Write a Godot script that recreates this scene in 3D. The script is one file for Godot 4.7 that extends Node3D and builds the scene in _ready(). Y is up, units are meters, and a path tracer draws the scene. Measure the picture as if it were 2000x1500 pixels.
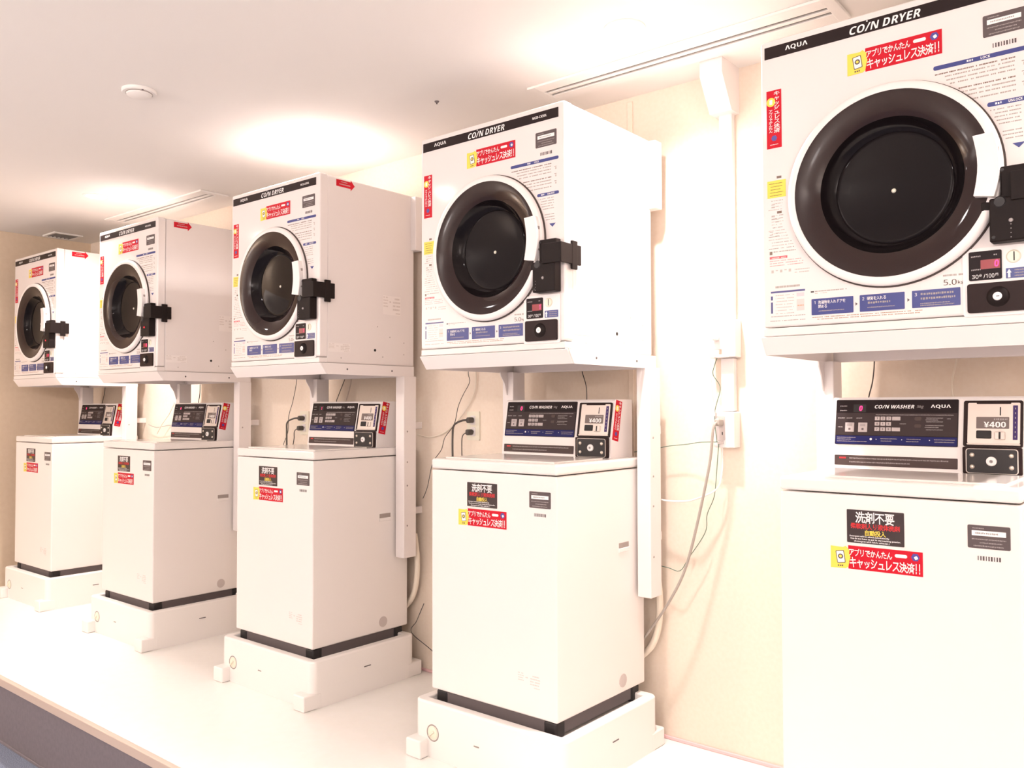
extends Node3D
# A coin laundry: five coin washers in a row on a low white platform, a coin dryer on a stand above each.
# Platform top is y = 0, back wall is z = 0, machines face +z.

const CEIL := 2.277
const WASHER_X := [-1.178, 0.038, 1.273, 2.467, 3.670]
const WASHER_DZ := [-0.025, 0.003, 0.002, 0.020, -0.003]
const DRYER_DX := [0.010, 0.001, -0.006, -0.007, 0.012]
const DRYER_DZ := [-0.028, 0.005, -0.006, 0.014, 0.014]

var M := {}
var cache := {}
var taken := {}
var rng := RandomNumberGenerator.new()

func _ready() -> void:
	rng.seed = 7
	view_and_light()
	materials()
	room()
	lamps()
	for i in 5:
		drain_pan(i)
		washer(i)
		stand(i)
		dryer(i)
	ceiling_fittings()
	wall_fittings()
	cables()

# ------------------------------------------------------------------ camera, air, exposure
func view_and_light() -> void:
	var cam := Camera3D.new()
	cam.name = "camera"
	cam.fov = rad_to_deg(2.0 * atan(750.0 / 1653.96))
	cam.position = Vector3(4.2427, 1.1531, 2.6365)
	cam.basis = Basis(Vector3.UP, 0.6888) * Basis(Vector3.RIGHT, 0.0264) * Basis(Vector3.BACK, -0.0021)
	cam.current = true
	add_child(cam)
	var we := WorldEnvironment.new()
	we.name = "environment"
	var e := Environment.new()
	e.background_mode = Environment.BG_COLOR
	e.background_color = Color(0, 0, 0)
	e.tonemap_mode = Environment.TONE_MAPPER_LINEAR
	e.tonemap_exposure = 1.03
	e.sdfgi_enabled = true
	e.ssao_enabled = true
	e.ssil_enabled = true
	we.environment = e
	add_child(we)

const LAMP_COLOR := Color(1.0, 0.965, 0.955)
const ROW_WALL := 3.5
const ROW_ROOM := 0.38
const ROW_AISLE := 1.12

func lamps() -> void:
	var where := ["over the gap beside the far dryer", "over the middle dryer", "over the second dryer from the right", "over the nearest dryer's right side"]
	for k in 4:
		downlight(Vector3([-0.31, 1.33, 2.92, 4.48][k], CEIL, [0.59, 0.50, 0.50, 0.50][k]), ROW_WALL, 78.0, "small round recessed downlight near the wall " + where[k])
	for k in 4:
		downlight(Vector3(-0.48 + 1.70 * k, CEIL, 1.69), ROW_ROOM, 86.0, "round recessed downlight above the platform edge, number %s from the far wall" % ["one", "two", "three", "four"][k])
	for k in 4:
		pendant(Vector3([-1.45, 1.15, 3.78, 6.1][k], CEIL, 3.45), "white globe pendant lamp over the carpeted aisle, number %s from the far wall" % ["one", "two", "three", "four"][k])

func downlight(at: Vector3, energy: float, angle: float, label: String) -> void:
	var t := thing("downlight", label, "downlight", at, "recessed ceiling downlights")
	put(t, "trim_ring", lathe([[0.062, 0.0], [0.062, -0.004], [0.056, -0.007], [0.046, -0.005], [0.044, 0.0]], 40, true), M.ceiling)
	put(t, "lens", lathe([[0.045, -0.003], [0.03, -0.004], [0.0, -0.0045]], 32, true), M.lamp)
	var s := SpotLight3D.new()
	s.name = "lamp_light"
	s.position = Vector3(0, -0.012, 0)
	s.rotation_degrees.x = -90
	s.light_color = LAMP_COLOR
	s.light_energy = energy
	s.light_size = 0.04
	s.spot_angle = angle
	s.spot_angle_attenuation = 1.0
	s.spot_range = 12.0
	s.spot_attenuation = 2.0
	s.shadow_enabled = true
	t.add_child(s)

func pendant(at: Vector3, label: String) -> void:
	var t := thing("pendant_lamp", label, "pendant lamp", at, "globe pendants over the aisle")
	put(t, "rose", lathe([[0.05, 0.0], [0.048, -0.02], [0.01, -0.026], [0.0, -0.026]], 32, true), M.ceiling)
	put(t, "rod", lathe([[0.006, -0.02], [0.006, -0.34]], 12, true), M.ceiling)
	var g := SphereMesh.new()
	g.radius = 0.10
	g.height = 0.20
	g.radial_segments = 32
	g.rings = 16
	put(t, "lamp_globe", g, M.lamp, Vector3(0, -0.44, 0))
	var o := OmniLight3D.new()
	o.name = "lamp_light"
	o.position = Vector3(0, -0.44, 0)
	o.light_color = LAMP_COLOR
	o.light_energy = ROW_AISLE
	o.light_size = 0.10
	o.omni_range = 12.0
	o.omni_attenuation = 2.0
	o.shadow_enabled = true
	t.add_child(o)

# ------------------------------------------------------------------ materials
func mat(called: String, c: Color, rough := 0.5, spec := 0.5, metal := 0.0) -> StandardMaterial3D:
	var m := StandardMaterial3D.new()
	m.resource_name = called
	m.albedo_color = c
	m.roughness = rough
	m.metallic_specular = spec
	m.metallic = metal
	M[called] = m
	return m

func noise_tex(freq: float, a: Color, b: Color, size := 512) -> NoiseTexture2D:
	var n := FastNoiseLite.new()
	n.seed = 11
	n.frequency = freq
	n.fractal_octaves = 4
	var g := Gradient.new()
	g.set_color(0, a)
	g.set_color(1, b)
	var t := NoiseTexture2D.new()
	t.width = size
	t.height = size
	t.seamless = true
	t.noise = n
	t.color_ramp = g
	return t

func materials() -> void:
	mat("enamel", Color(0.918, 0.882, 0.865), 0.10)
	mat("washer_enamel", Color(0.922, 0.89, 0.868), 0.28)
	mat("lid_gloss", Color(0.922, 0.89, 0.868), 0.12)
	mat("plastic_white", Color(0.93, 0.90, 0.885), 0.35)
	mat("pan_plastic", Color(0.93, 0.905, 0.885), 0.4)
	mat("steel_white", Color(0.925, 0.89, 0.875), 0.4)
	mat("black_gloss", Color(0.17, 0.115, 0.11), 0.06, 0.42)
	mat("smoked_glass", Color(0.09, 0.07, 0.075), 0.04, 0.28)
	mat("black_matte", Color(0.13, 0.10, 0.095), 0.5, 0.25)
	mat("black_plate", Color(0.17, 0.115, 0.11), 0.4, 0.25)
	mat("gasket", Color(0.28, 0.23, 0.21), 0.7)
	mat("band", Color(0.16, 0.12, 0.12), 0.35, 0.3)
	mat("base_grey", Color(0.40, 0.36, 0.36), 0.5)
	mat("panel_black", Color(0.15, 0.115, 0.12), 0.35, 0.22)
	mat("panel_grey", Color(0.245, 0.205, 0.205), 0.4, 0.22)
	mat("panel_blue", Color(0.15, 0.155, 0.36), 0.4, 0.22)
	mat("blue_print", Color(0.22, 0.25, 0.50), 0.35)
	mat("blue_icon", Color(0.30, 0.28, 0.58), 0.35)
	mat("strip_grey", Color(0.32, 0.265, 0.255), 0.45, 0.25)
	mat("label_grey", Color(0.34, 0.29, 0.29), 0.4)
	mat("label_black", Color(0.21, 0.155, 0.155), 0.4)
	mat("red", Color(0.78, 0.10, 0.17), 0.45, 0.3)
	mat("red_ink", Color(0.83, 0.16, 0.18), 0.5)
	mat("yellow", Color(0.95, 0.84, 0.33), 0.45)
	mat("white_ink", Color(0.95, 0.93, 0.92), 0.5)
	mat("dim_ink", Color(0.62, 0.58, 0.57), 0.5)
	mat("brown_ink", Color(0.36, 0.27, 0.21), 0.5)
	mat("key_grey", Color(0.72, 0.67, 0.66), 0.45)
	mat("silver", Color(0.86, 0.81, 0.77), 0.4, 0.5, 0.15)
	mat("rivet", Color(0.82, 0.77, 0.72), 0.25, 0.5, 0.5)
	mat("price_plate", Color(0.42, 0.36, 0.34), 0.4)
	mat("purple", Color(0.27, 0.21, 0.40), 0.45, 0.25)
	mat("slot_dark", Color(0.10, 0.08, 0.08), 0.6)
	mat("cream", Color(0.91, 0.88, 0.80), 0.35)
	mat("feet_black", Color(0.13, 0.11, 0.115), 0.5)
	mat("mark_grey", Color(0.77, 0.72, 0.70), 0.6)
	mat("recess_grey", Color(0.62, 0.57, 0.54), 0.6)
	mat("galvanised", Color(0.55, 0.53, 0.52), 0.55)
	mat("wire_green", Color(0.38, 0.48, 0.40), 0.5)
	mat("wire_dark", Color(0.30, 0.27, 0.25), 0.5)
	mat("wire_grey", Color(0.66, 0.62, 0.58), 0.5)
	mat("wire_white", Color(0.93, 0.91, 0.89), 0.4)
	mat("hose", Color(0.93, 0.88, 0.81), 0.5)
	mat("pink_caulk", Color(0.93, 0.76, 0.76), 0.6)
	mat("trim_tan", Color(0.80, 0.72, 0.66), 0.5)
	mat("display_red", Color(0.55, 0.08, 0.12), 0.3)
	mat("ceiling", Color(0.957, 0.937, 0.915), 0.85, 0.3)
	var m := mat("lamp", Color(1, 0.97, 0.93), 0.4)
	m.emission_enabled = true
	m.emission = LAMP_COLOR
	m.emission_energy_multiplier = 6.0
	m = mat("digit", Color(1.0, 0.2, 0.45), 0.4)
	m.emission_enabled = true
	m.emission = Color(1.0, 0.16, 0.46)
	m.emission_energy_multiplier = 1.6
	m = mat("led_red", Color(0.9, 0.15, 0.2), 0.4)
	m.emission_enabled = true
	m.emission = Color(1.0, 0.15, 0.2)
	m.emission_energy_multiplier = 0.8
	m = mat("wall", Color(1, 1, 1), 0.75, 0.3)
	m.albedo_texture = noise_tex(0.06, Color(0.925, 0.858, 0.785), Color(0.94, 0.88, 0.815))
	m.uv1_triplanar = true
	m.uv1_world_triplanar = true
	m.uv1_scale = Vector3(1.7, 1.7, 1.7)
	m = mat("wall_tan", Color(1, 1, 1), 0.8, 0.3)
	m.albedo_texture = noise_tex(0.05, Color(0.875, 0.79, 0.69), Color(0.895, 0.815, 0.72))
	m.uv1_triplanar = true
	m.uv1_world_triplanar = true
	m = mat("floor_epoxy", Color(1, 1, 1), 0.22)
	m.albedo_texture = noise_tex(0.03, Color(0.95, 0.935, 0.91), Color(0.96, 0.945, 0.925))
	m.uv1_triplanar = true
	m.uv1_world_triplanar = true
	m = mat("riser", Color(1, 1, 1), 0.6)
	m.albedo_texture = noise_tex(0.08, Color(0.46, 0.425, 0.44), Color(0.50, 0.46, 0.475))
	m.uv1_triplanar = true
	m.uv1_world_triplanar = true
	m = mat("carpet", Color(1, 1, 1), 0.95, 0.2)
	m.albedo_texture = noise_tex(0.22, Color(0.29, 0.32, 0.39), Color(0.71, 0.73, 0.79))
	m.uv1_triplanar = true
	m.uv1_world_triplanar = true
	m.uv1_scale = Vector3(2.2, 2.2, 2.2)
	m = mat("dryer_print", Color(1, 1, 1), 0.10)
	m.albedo_texture = dryer_print()
	m = mat("tiny_print", Color(1, 1, 1), 0.4)
	m.albedo_texture = tiny_print()

# rows of print too fine to read, on the enamel's own colour
func dashes(im: Image, x0: float, x1: float, y: float, h: float, c: Color) -> void:
	var x := x0
	while x < x1:
		var w := rng.randf_range(2.0, 6.0)
		if rng.randf() < 0.86:
			im.fill_rect(Rect2i(int(x), int(y), int(ceil(w)), int(ceil(h))), c)
		x += w + rng.randf_range(1.0, 2.4)

func dryer_print() -> ImageTexture:
	# 2000 pixels a metre; u from the left edge, v from the dryer's bottom; the panel starts at v = 0.0216
	var base: Color = M.enamel.albedo_color
	var im := Image.create(1222, 1450, false, Image.FORMAT_RGB8)
	im.fill(base)
	var px := func(u: float) -> float: return u * 2000.0
	var py := func(v: float) -> float: return (0.7465 - v) * 2000.0
	var grey := Color(0.66, 0.61, 0.58)
	var pale := Color(0.76, 0.71, 0.68)
	var brown := Color(0.50, 0.42, 0.38)
	var pink := Color(0.90, 0.62, 0.60)
	# lock instructions beside the door
	var rows := [[0.564, 0.405], [0.556, 0.425], [0.547, 0.428], [0.538, 0.435], [0.523, 0.452], [0.514, 0.455], [0.505, 0.462], [0.494, 0.470]]
	for r in rows:
		dashes(im, px.call(r[1]), px.call(0.560), py.call(r[0]), 6, brown if r[0] in [0.564, 0.523] else grey)
	for v in [0.552, 0.530, 0.508]:
		im.fill_rect(Rect2i(int(px.call(0.572)), int(py.call(v)), 16, 4), grey)
		im.fill_rect(Rect2i(int(px.call(0.575)), int(py.call(v)) + 8, 10, 12), pale)
	rows = [[0.460, 0.512], [0.452, 0.520], [0.444, 0.520], [0.436, 0.524], [0.428, 0.528], [0.410, 0.535], [0.402, 0.535], [0.394, 0.540]]
	for r in rows:
		dashes(im, px.call(r[1]), px.call(0.570), py.call(r[0]), 5, grey)
	# warnings down the left edge
	im.fill_rect(Rect2i(int(px.call(0.040)), int(py.call(0.400)), 24, 12), brown)
	im.fill_rect(Rect2i(int(px.call(0.040)), int(py.call(0.312)), 24, 12), brown)
	var v := 0.340
	while v > 0.215:
		if absf(v - 0.31) > 0.006:
			dashes(im, px.call(0.018 if rng.randf() < 0.5 else 0.026), px.call(0.055 + maxf(0.0, 0.27 - v) * 0.55), py.call(v), 4, pale if rng.randf() < 0.6 else grey)
		v -= 0.0075
	for k in [[0.030, 0.330], [0.030, 0.300], [0.040, 0.293], [0.025, 0.262], [0.040, 0.258]]:
		im.fill_rect(Rect2i(int(px.call(k[0])) - 9, int(py.call(k[1])), 18, 3), grey)
		im.fill_rect(Rect2i(int(px.call(k[0])) - 9, int(py.call(k[1])) + 14, 18, 3), grey)
	im.fill_rect(Rect2i(int(px.call(0.020)), int(py.call(0.212)), 14, 16), brown)
	dashes(im, px.call(0.030), px.call(0.085), py.call(0.212), 5, grey)
	im.fill_rect(Rect2i(int(px.call(0.020)), int(py.call(0.199)), 90, 12), Color(0.87, 0.38, 0.40))
	dashes(im, px.call(0.024), px.call(0.060), py.call(0.1965), 5, Color(0.95, 0.80, 0.78))
	for vv in [0.189, 0.183, 0.177]:
		dashes(im, px.call(0.020), px.call(0.095 + 0.01 * rng.randf()), py.call(vv), 4, pink)
	for k in 5:
		im.fill_rect(Rect2i(int(px.call(0.024 + 0.011 * k)), int(py.call(0.165)), 12, 14 if k % 2 == 0 else 5), pale)
	for vv in [0.163, 0.156]:
		dashes(im, px.call(0.083), px.call(0.118), py.call(vv), 5, pale)
	# timetable
	dashes(im, px.call(0.034), px.call(0.096), py.call(0.1245), 10, grey)
	im.fill_rect(Rect2i(int(px.call(0.022)), int(py.call(0.112)), 172, 9), Color(0.33, 0.33, 0.52))
	im.fill_rect(Rect2i(int(px.call(0.022)), int(py.call(0.100)), 10, 20), Color(0.33, 0.33, 0.52))
	im.fill_rect(Rect2i(int(px.call(0.022)), int(py.call(0.085)), 10, 56), Color(0.33, 0.33, 0.52))
	for k in 7:
		dashes(im, px.call(0.034), px.call(0.080), py.call(0.102 - 0.0075 * k), 4, pale)
	im.fill_rect(Rect2i(int(px.call(0.087)), int(py.call(0.104)), 38, 18), Color(0.86, 0.79, 0.80))
	im.fill_rect(Rect2i(int(px.call(0.087)), int(py.call(0.088)), 38, 56), Color(0.88, 0.80, 0.78))
	dashes(im, px.call(0.089), px.call(0.104), py.call(0.074), 5, Color(0.88, 0.62, 0.50))
	dashes(im, px.call(0.022), px.call(0.108), py.call(0.050), 4, grey)
	dashes(im, px.call(0.020), px.call(0.108), py.call(0.039), 4, grey)
	# lines above and below the three blue steps
	im.fill_rect(Rect2i(int(px.call(0.122)), int(py.call(0.1045)), 16, 7), Color(0.3, 0.27, 0.27))
	dashes(im, px.call(0.132), px.call(0.205), py.call(0.1045), 5, grey)
	dashes(im, px.call(0.132), px.call(0.160), py.call(0.0995), 4, pale)
	dashes(im, px.call(0.125), px.call(0.370), py.call(0.0415), 4, Color(0.68, 0.55, 0.47))
	dashes(im, px.call(0.137), px.call(0.365), py.call(0.0365), 4, Color(0.68, 0.55, 0.47))
	dashes(im, px.call(0.415), px.call(0.452), py.call(0.1150), 8, grey)
	return ImageTexture.create_from_image(im)

func tiny_print() -> ImageTexture:
	var im := Image.create(128, 64, false, Image.FORMAT_RGB8)
	im.fill(M.washer_enamel.albedo_color)
	var c := Color(0.82, 0.77, 0.745)
	for r in [4, 14, 24, 34]:
		dashes(im, 4, 34, r, 4, c)
	dashes(im, 46, 66, 18, 5, c)
	for r in [6, 18, 30, 42]:
		dashes(im, 72, 120, r, 6, c)
	dashes(im, 92, 120, 56, 4, c)
	return ImageTexture.create_from_image(im)

# ------------------------------------------------------------------ helpers
func numbered(n: String) -> String:
	taken[n] = taken.get(n, -1) + 1
	return n if taken[n] == 0 else "%s_%03d" % [n, taken[n]]

func thing(called: String, label: String, category: String, at := Vector3.ZERO, group := "") -> Node3D:
	var o := Node3D.new()
	o.name = numbered(called)
	o.position = at
	tag(o, label, category, group)
	add_child(o)
	return o

func tag(o: Node, label: String, category: String, group := "") -> void:
	o.set_meta("label", label)
	o.set_meta("category", category)
	if group:
		o.set_meta("group", group)

func put(parent: Node, called: String, mesh: Mesh, m: Material, at := Vector3.ZERO, basis := Basis(), label := "") -> MeshInstance3D:
	var o := MeshInstance3D.new()
	o.name = numbered(called) if parent == self else called
	o.mesh = mesh
	o.material_override = m
	o.position = at
	o.basis = basis
	if label:
		o.set_meta("label", label)
	parent.add_child(o, true)
	return o

func structure(called: String, mesh: Mesh, m: Material, at: Vector3) -> MeshInstance3D:
	var o := put(self, called, mesh, m, at)
	o.set_meta("kind", "structure")
	return o

func begin() -> SurfaceTool:
	var st := SurfaceTool.new()
	st.begin(Mesh.PRIMITIVE_TRIANGLES)
	return st

# a triangle whose front looks along n
func tri(st: SurfaceTool, a: Vector3, b: Vector3, c: Vector3, na: Vector3, nb: Vector3, nc: Vector3) -> void:
	if (b - a).cross(c - a).dot(na + nb + nc) > 0.0:
		var t := b
		b = c
		c = t
		t = nb
		nb = nc
		nc = t
	for k in [[a, na], [b, nb], [c, nc]]:
		st.set_normal(k[1])
		st.add_vertex(k[0])

func quad(st: SurfaceTool, a: Vector3, b: Vector3, c: Vector3, d: Vector3, n: Vector3) -> void:
	tri(st, a, b, c, n, n, n)
	tri(st, a, c, d, n, n, n)

# box with rounded edges, centred on its middle
func rbox(w: float, h: float, d: float, r := 0.004, seg := 2) -> ArrayMesh:
	var key := "rbox %.4f %.4f %.4f %.4f %d" % [w, h, d, r, seg]
	if cache.has(key):
		return cache[key]
	var half := Vector3(w, h, d) * 0.5
	r = minf(r, minf(half.x, minf(half.y, half.z)) * 0.98)
	var inner := half - Vector3(r, r, r)
	var st := begin()
	var steps := []
	for k in seg + 1:
		steps.append([-1, -1.0 + float(k) / seg])
	for k in seg + 1:
		steps.append([1, float(k) / seg])
	for axis in 3:
		for s in [-1.0, 1.0]:
			var a1 := (axis + 1) % 3
			var a2 := (axis + 2) % 3
			var pos := []
			var nor := []
			for i in steps:
				for j in steps:
					var c := Vector3()
					c[axis] = s * inner[axis]
					c[a1] = i[0] * inner[a1]
					c[a2] = j[0] * inner[a2]
					var n := Vector3()
					n[axis] = s
					n[a1] = tan(i[1] * PI / 4)
					n[a2] = tan(j[1] * PI / 4)
					n = n.normalized()
					pos.append(c + n * r)
					nor.append(n)
			var q: int = steps.size()
			for i in q - 1:
				for j in q - 1:
					var k0: int = i * q + j
					tri(st, pos[k0], pos[k0 + 1], pos[k0 + q], nor[k0], nor[k0 + 1], nor[k0 + q])
					tri(st, pos[k0 + 1], pos[k0 + q], pos[k0 + q + 1], nor[k0 + 1], nor[k0 + q], nor[k0 + q + 1])
	cache[key] = st.commit()
	return cache[key]

func rrect(w: float, h: float, r: float, seg := 4) -> PackedVector2Array:
	var out := PackedVector2Array()
	for c in [[1, 1, 0], [-1, 1, 1], [-1, -1, 2], [1, -1, 3]]:
		for k in seg + 1:
			var a: float = (c[2] + float(k) / seg) * PI / 2
			out.append(Vector2(c[0] * (w / 2 - r) + cos(a) * r, c[1] * (h / 2 - r) + sin(a) * r))
	return out

func circle(r: float, n := 24) -> PackedVector2Array:
	var out := PackedVector2Array()
	for k in n:
		out.append(Vector2(cos(TAU * k / n), sin(TAU * k / n)) * r)
	return out

# flat outline in x-y, from z = 0 to z = d; a small chamfer round the front edge
func extrude(poly: PackedVector2Array, d: float, chamfer := 0.0) -> ArrayMesh:
	var st := begin()
	var front := poly
	if chamfer > 0.0:
		var off := Geometry2D.offset_polygon(poly, -chamfer)
		if off.size() == 1 and off[0].size() == poly.size():
			front = off[0]
	var idx := Geometry2D.triangulate_polygon(front)
	for k in range(0, idx.size(), 3):
		var a := front[idx[k]]
		var b := front[idx[k + 1]]
		var c := front[idx[k + 2]]
		tri(st, Vector3(a.x, a.y, d), Vector3(b.x, b.y, d), Vector3(c.x, c.y, d), Vector3.BACK, Vector3.BACK, Vector3.BACK)
		tri(st, Vector3(a.x, a.y, 0), Vector3(b.x, b.y, 0), Vector3(c.x, c.y, 0), Vector3.FORWARD, Vector3.FORWARD, Vector3.FORWARD)
	var turn := -1.0 if Geometry2D.is_polygon_clockwise(poly) else 1.0
	for k in poly.size():
		var a := poly[k]
		var b := poly[(k + 1) % poly.size()]
		var n := Vector3(b.y - a.y, a.x - b.x, 0).normalized() * turn
		quad(st, Vector3(a.x, a.y, 0), Vector3(b.x, b.y, 0), Vector3(b.x, b.y, d - chamfer), Vector3(a.x, a.y, d - chamfer), n)
	if chamfer > 0.0 and front.size() == poly.size():
		# pair each corner with the nearest corner of the smaller outline
		var first := 0
		for k in front.size():
			if front[k].distance_to(poly[0]) < front[first].distance_to(poly[0]):
				first = k
		var step := 1 if Geometry2D.is_polygon_clockwise(front) == Geometry2D.is_polygon_clockwise(poly) else -1
		for k in poly.size():
			var a := poly[k]
			var b := poly[(k + 1) % poly.size()]
			var fa := front[posmod(first + step * k, front.size())]
			var fb := front[posmod(first + step * (k + 1), front.size())]
			var n := (Vector3(b.y - a.y, a.x - b.x, 0).normalized() * turn + Vector3.BACK).normalized()
			quad(st, Vector3(a.x, a.y, d - chamfer), Vector3(b.x, b.y, d - chamfer), Vector3(fb.x, fb.y, d), Vector3(fa.x, fa.y, d), n)
	return st.commit()

func plate(w: float, h: float, d: float, r := 0.002) -> ArrayMesh:
	var key := "plate %.4f %.4f %.4f %.4f" % [w, h, d, r]
	if not cache.has(key):
		cache[key] = extrude(rrect(w, h, r), d, 0.0)
	return cache[key]

func disc(r: float, d: float) -> ArrayMesh:
	var key := "disc %.4f %.4f" % [r, d]
	if not cache.has(key):
		cache[key] = extrude(circle(r), d)
	return cache[key]

# outline in z-y carried along x, centred
func prism_x(profile: Array, width: float) -> ArrayMesh:
	var poly := PackedVector2Array()
	for q in profile:
		poly.append(Vector2(q[0], q[1]))
	var src := extrude(poly, width)
	var st := begin()
	var a := src.surface_get_arrays(0)
	var v: PackedVector3Array = a[Mesh.ARRAY_VERTEX]
	var n: PackedVector3Array = a[Mesh.ARRAY_NORMAL]
	for k in range(0, v.size(), 3):
		var p := []
		for j in 3:
			p.append([Vector3(v[k + j].z - width / 2, v[k + j].y, v[k + j].x), Vector3(n[k + j].z, n[k + j].y, n[k + j].x)])
		tri(st, p[0][0], p[1][0], p[2][0], p[0][1], p[1][1], p[2][1])
	return st.commit()

# [radius, height] pairs turned about z (or y when upright)
func lathe(profile: Array, n := 64, upright := false) -> ArrayMesh:
	var key := "lathe %s %d %s" % [profile, n, upright]
	if cache.has(key):
		return cache[key]
	var st := begin()
	var seg := []
	for k in profile.size() - 1:
		var t := Vector2(profile[k + 1][0] - profile[k][0], profile[k + 1][1] - profile[k][1]).normalized()
		var nn := Vector2(-t.y, t.x)
		var face := -nn.y if upright else nn.y
		if (absf(nn.y) > 0.05 and face < 0.0) or (absf(nn.y) <= 0.05 and nn.x < 0.0):
			nn = -nn
		seg.append(nn)
	var pt := func(r: float, h: float, a: float) -> Vector3: return Vector3(cos(a) * r, h, sin(a) * r) if upright else Vector3(cos(a) * r, sin(a) * r, h)
	for k in seg.size():
		var n0: Vector2 = seg[k]
		var n1: Vector2 = seg[k]
		if k > 0 and seg[k].dot(seg[k - 1]) > 0.8:
			n0 = (seg[k] + seg[k - 1]).normalized()
		if k < seg.size() - 1 and seg[k].dot(seg[k + 1]) > 0.8:
			n1 = (seg[k] + seg[k + 1]).normalized()
		var p: Array = profile[k]
		var q: Array = profile[k + 1]
		for j in n:
			var a := TAU * j / n
			var b := TAU * (j + 1) / n
			tri(st, pt.call(p[0], p[1], a), pt.call(p[0], p[1], b), pt.call(q[0], q[1], a), pt.call(n0.x, n0.y, a), pt.call(n0.x, n0.y, b), pt.call(n1.x, n1.y, a))
			tri(st, pt.call(p[0], p[1], b), pt.call(q[0], q[1], a), pt.call(q[0], q[1], b), pt.call(n0.x, n0.y, b), pt.call(n1.x, n1.y, a), pt.call(n1.x, n1.y, b))
	cache[key] = st.commit()
	return cache[key]

# upright wall on a rounded rectangle, hollow inside, softly rounded along its top
func rim_wall(w: float, d: float, r: float, thick: float, y0: float, y1: float) -> ArrayMesh:
	var key := "rim %.4f %.4f %.4f" % [w, d, y1]
	if cache.has(key):
		return cache[key]
	var st := begin()
	var rows := []   # [inset, height, outward share of the normal, upward share]
	rows.append([0.0, y0, 1.0, 0.0])
	for k in 5:
		var a := PI / 2 * k / 4.0
		rows.append([0.008 - 0.008 * cos(a), y1 - 0.008 + 0.008 * sin(a), cos(a), sin(a)])
	for k in 5:
		var a := PI / 2 * k / 4.0
		rows.append([thick - 0.005 + 0.005 * sin(a), y1 - 0.005 + 0.005 * cos(a), -sin(a), cos(a)])
	rows.append([thick, y0, -1.0, 0.0])
	var ring := func(inset: float) -> PackedVector2Array: return rrect(w - 2 * inset, d - 2 * inset, maxf(r - inset, 0.003), 5)
	var m := 24
	for k in rows.size() - 1:
		var a: PackedVector2Array = ring.call(rows[k][0])
		var b: PackedVector2Array = ring.call(rows[k + 1][0])
		for j in m:
			var q := []
			for c in [[a, j, k], [a, (j + 1) % m, k], [b, j, k + 1], [b, (j + 1) % m, k + 1]]:
				var ang: float = (c[1] / 6 + (c[1] % 6) / 5.0) * PI / 2
				var row: Array = rows[c[2]]
				q.append([Vector3(c[0][c[1]].x, row[1], c[0][c[1]].y), Vector3(cos(ang) * row[2], row[3], sin(ang) * row[2]).normalized()])
			tri(st, q[0][0], q[1][0], q[2][0], q[0][1], q[1][1], q[2][1])
			tri(st, q[1][0], q[2][0], q[3][0], q[1][1], q[2][1], q[3][1])
	cache[key] = st.commit()
	return cache[key]

func tube(points: Array, r: float, n := 8) -> ArrayMesh:
	var curve := Curve3D.new()
	curve.bake_interval = 0.012
	for k in points.size():
		var prev: Vector3 = points[maxi(k - 1, 0)]
		var next: Vector3 = points[mini(k + 1, points.size() - 1)]
		var t := (next - prev) / 6.0
		curve.add_point(points[k], -t, t)
	var pts := curve.get_baked_points()
	var st := begin()
	var rings := []
	var side := Vector3(0.3, 0.1, 1).normalized()
	for k in pts.size():
		var t := (pts[mini(k + 1, pts.size() - 1)] - pts[maxi(k - 1, 0)]).normalized()
		side = (side - t * side.dot(t)).normalized()
		var up := t.cross(side)
		var ring := []
		for j in n:
			ring.append(side * cos(TAU * j / n) + up * sin(TAU * j / n))
		rings.append(ring)
	for k in pts.size() - 1:
		for j in n:
			var a: Vector3 = rings[k][j]
			var b: Vector3 = rings[k][(j + 1) % n]
			var c: Vector3 = rings[k + 1][j]
			var d: Vector3 = rings[k + 1][(j + 1) % n]
			tri(st, pts[k] + a * r, pts[k] + b * r, pts[k + 1] + c * r, a, b, c)
			tri(st, pts[k] + b * r, pts[k + 1] + c * r, pts[k + 1] + d * r, b, c, d)
	return st.commit()

# Latin lettering fitted to a height (and a width when given), centred, flat
func words(s: String, height: float, width := 0.0, bold := true, slant := 0.0) -> ArrayMesh:
	var key := "words %s %.4f %.4f %s %.2f" % [s, height, width, bold, slant]
	if cache.has(key):
		return cache[key]
	var tm := TextMesh.new()
	var f := SystemFont.new()
	f.font_names = PackedStringArray(["Droid Sans"])
	f.font_weight = 700 if bold else 400
	tm.font = f
	tm.text = s
	tm.font_size = 48
	tm.pixel_size = 0.01
	tm.depth = 0.0
	tm.curve_step = 2.0
	var a := tm.surface_get_arrays(0)
	var v: PackedVector3Array = a[Mesh.ARRAY_VERTEX]
	var ix: PackedInt32Array = a[Mesh.ARRAY_INDEX] if a[Mesh.ARRAY_INDEX] != null else PackedInt32Array()
	var lo := Vector2(1e9, 1e9)
	var hi := Vector2(-1e9, -1e9)
	for k in v.size():
		v[k].x += v[k].y * slant
		lo = lo.min(Vector2(v[k].x, v[k].y))
		hi = hi.max(Vector2(v[k].x, v[k].y))
	var ky := height / (hi.y - lo.y)
	var kx := width / (hi.x - lo.x) if width > 0.0 else ky
	var st := begin()
	var count := ix.size() if ix.size() else v.size()
	for k in range(0, count, 3):
		var p := []
		for j in 3:
			var q := v[ix[k + j]] if ix.size() else v[k + j]
			p.append(Vector3((q.x - (lo.x + hi.x) / 2) * kx, (q.y - (lo.y + hi.y) / 2) * ky, 0))
		tri(st, p[0], p[1], p[2], Vector3.BACK, Vector3.BACK, Vector3.BACK)
	cache[key] = st.commit()
	return cache[key]

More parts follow.
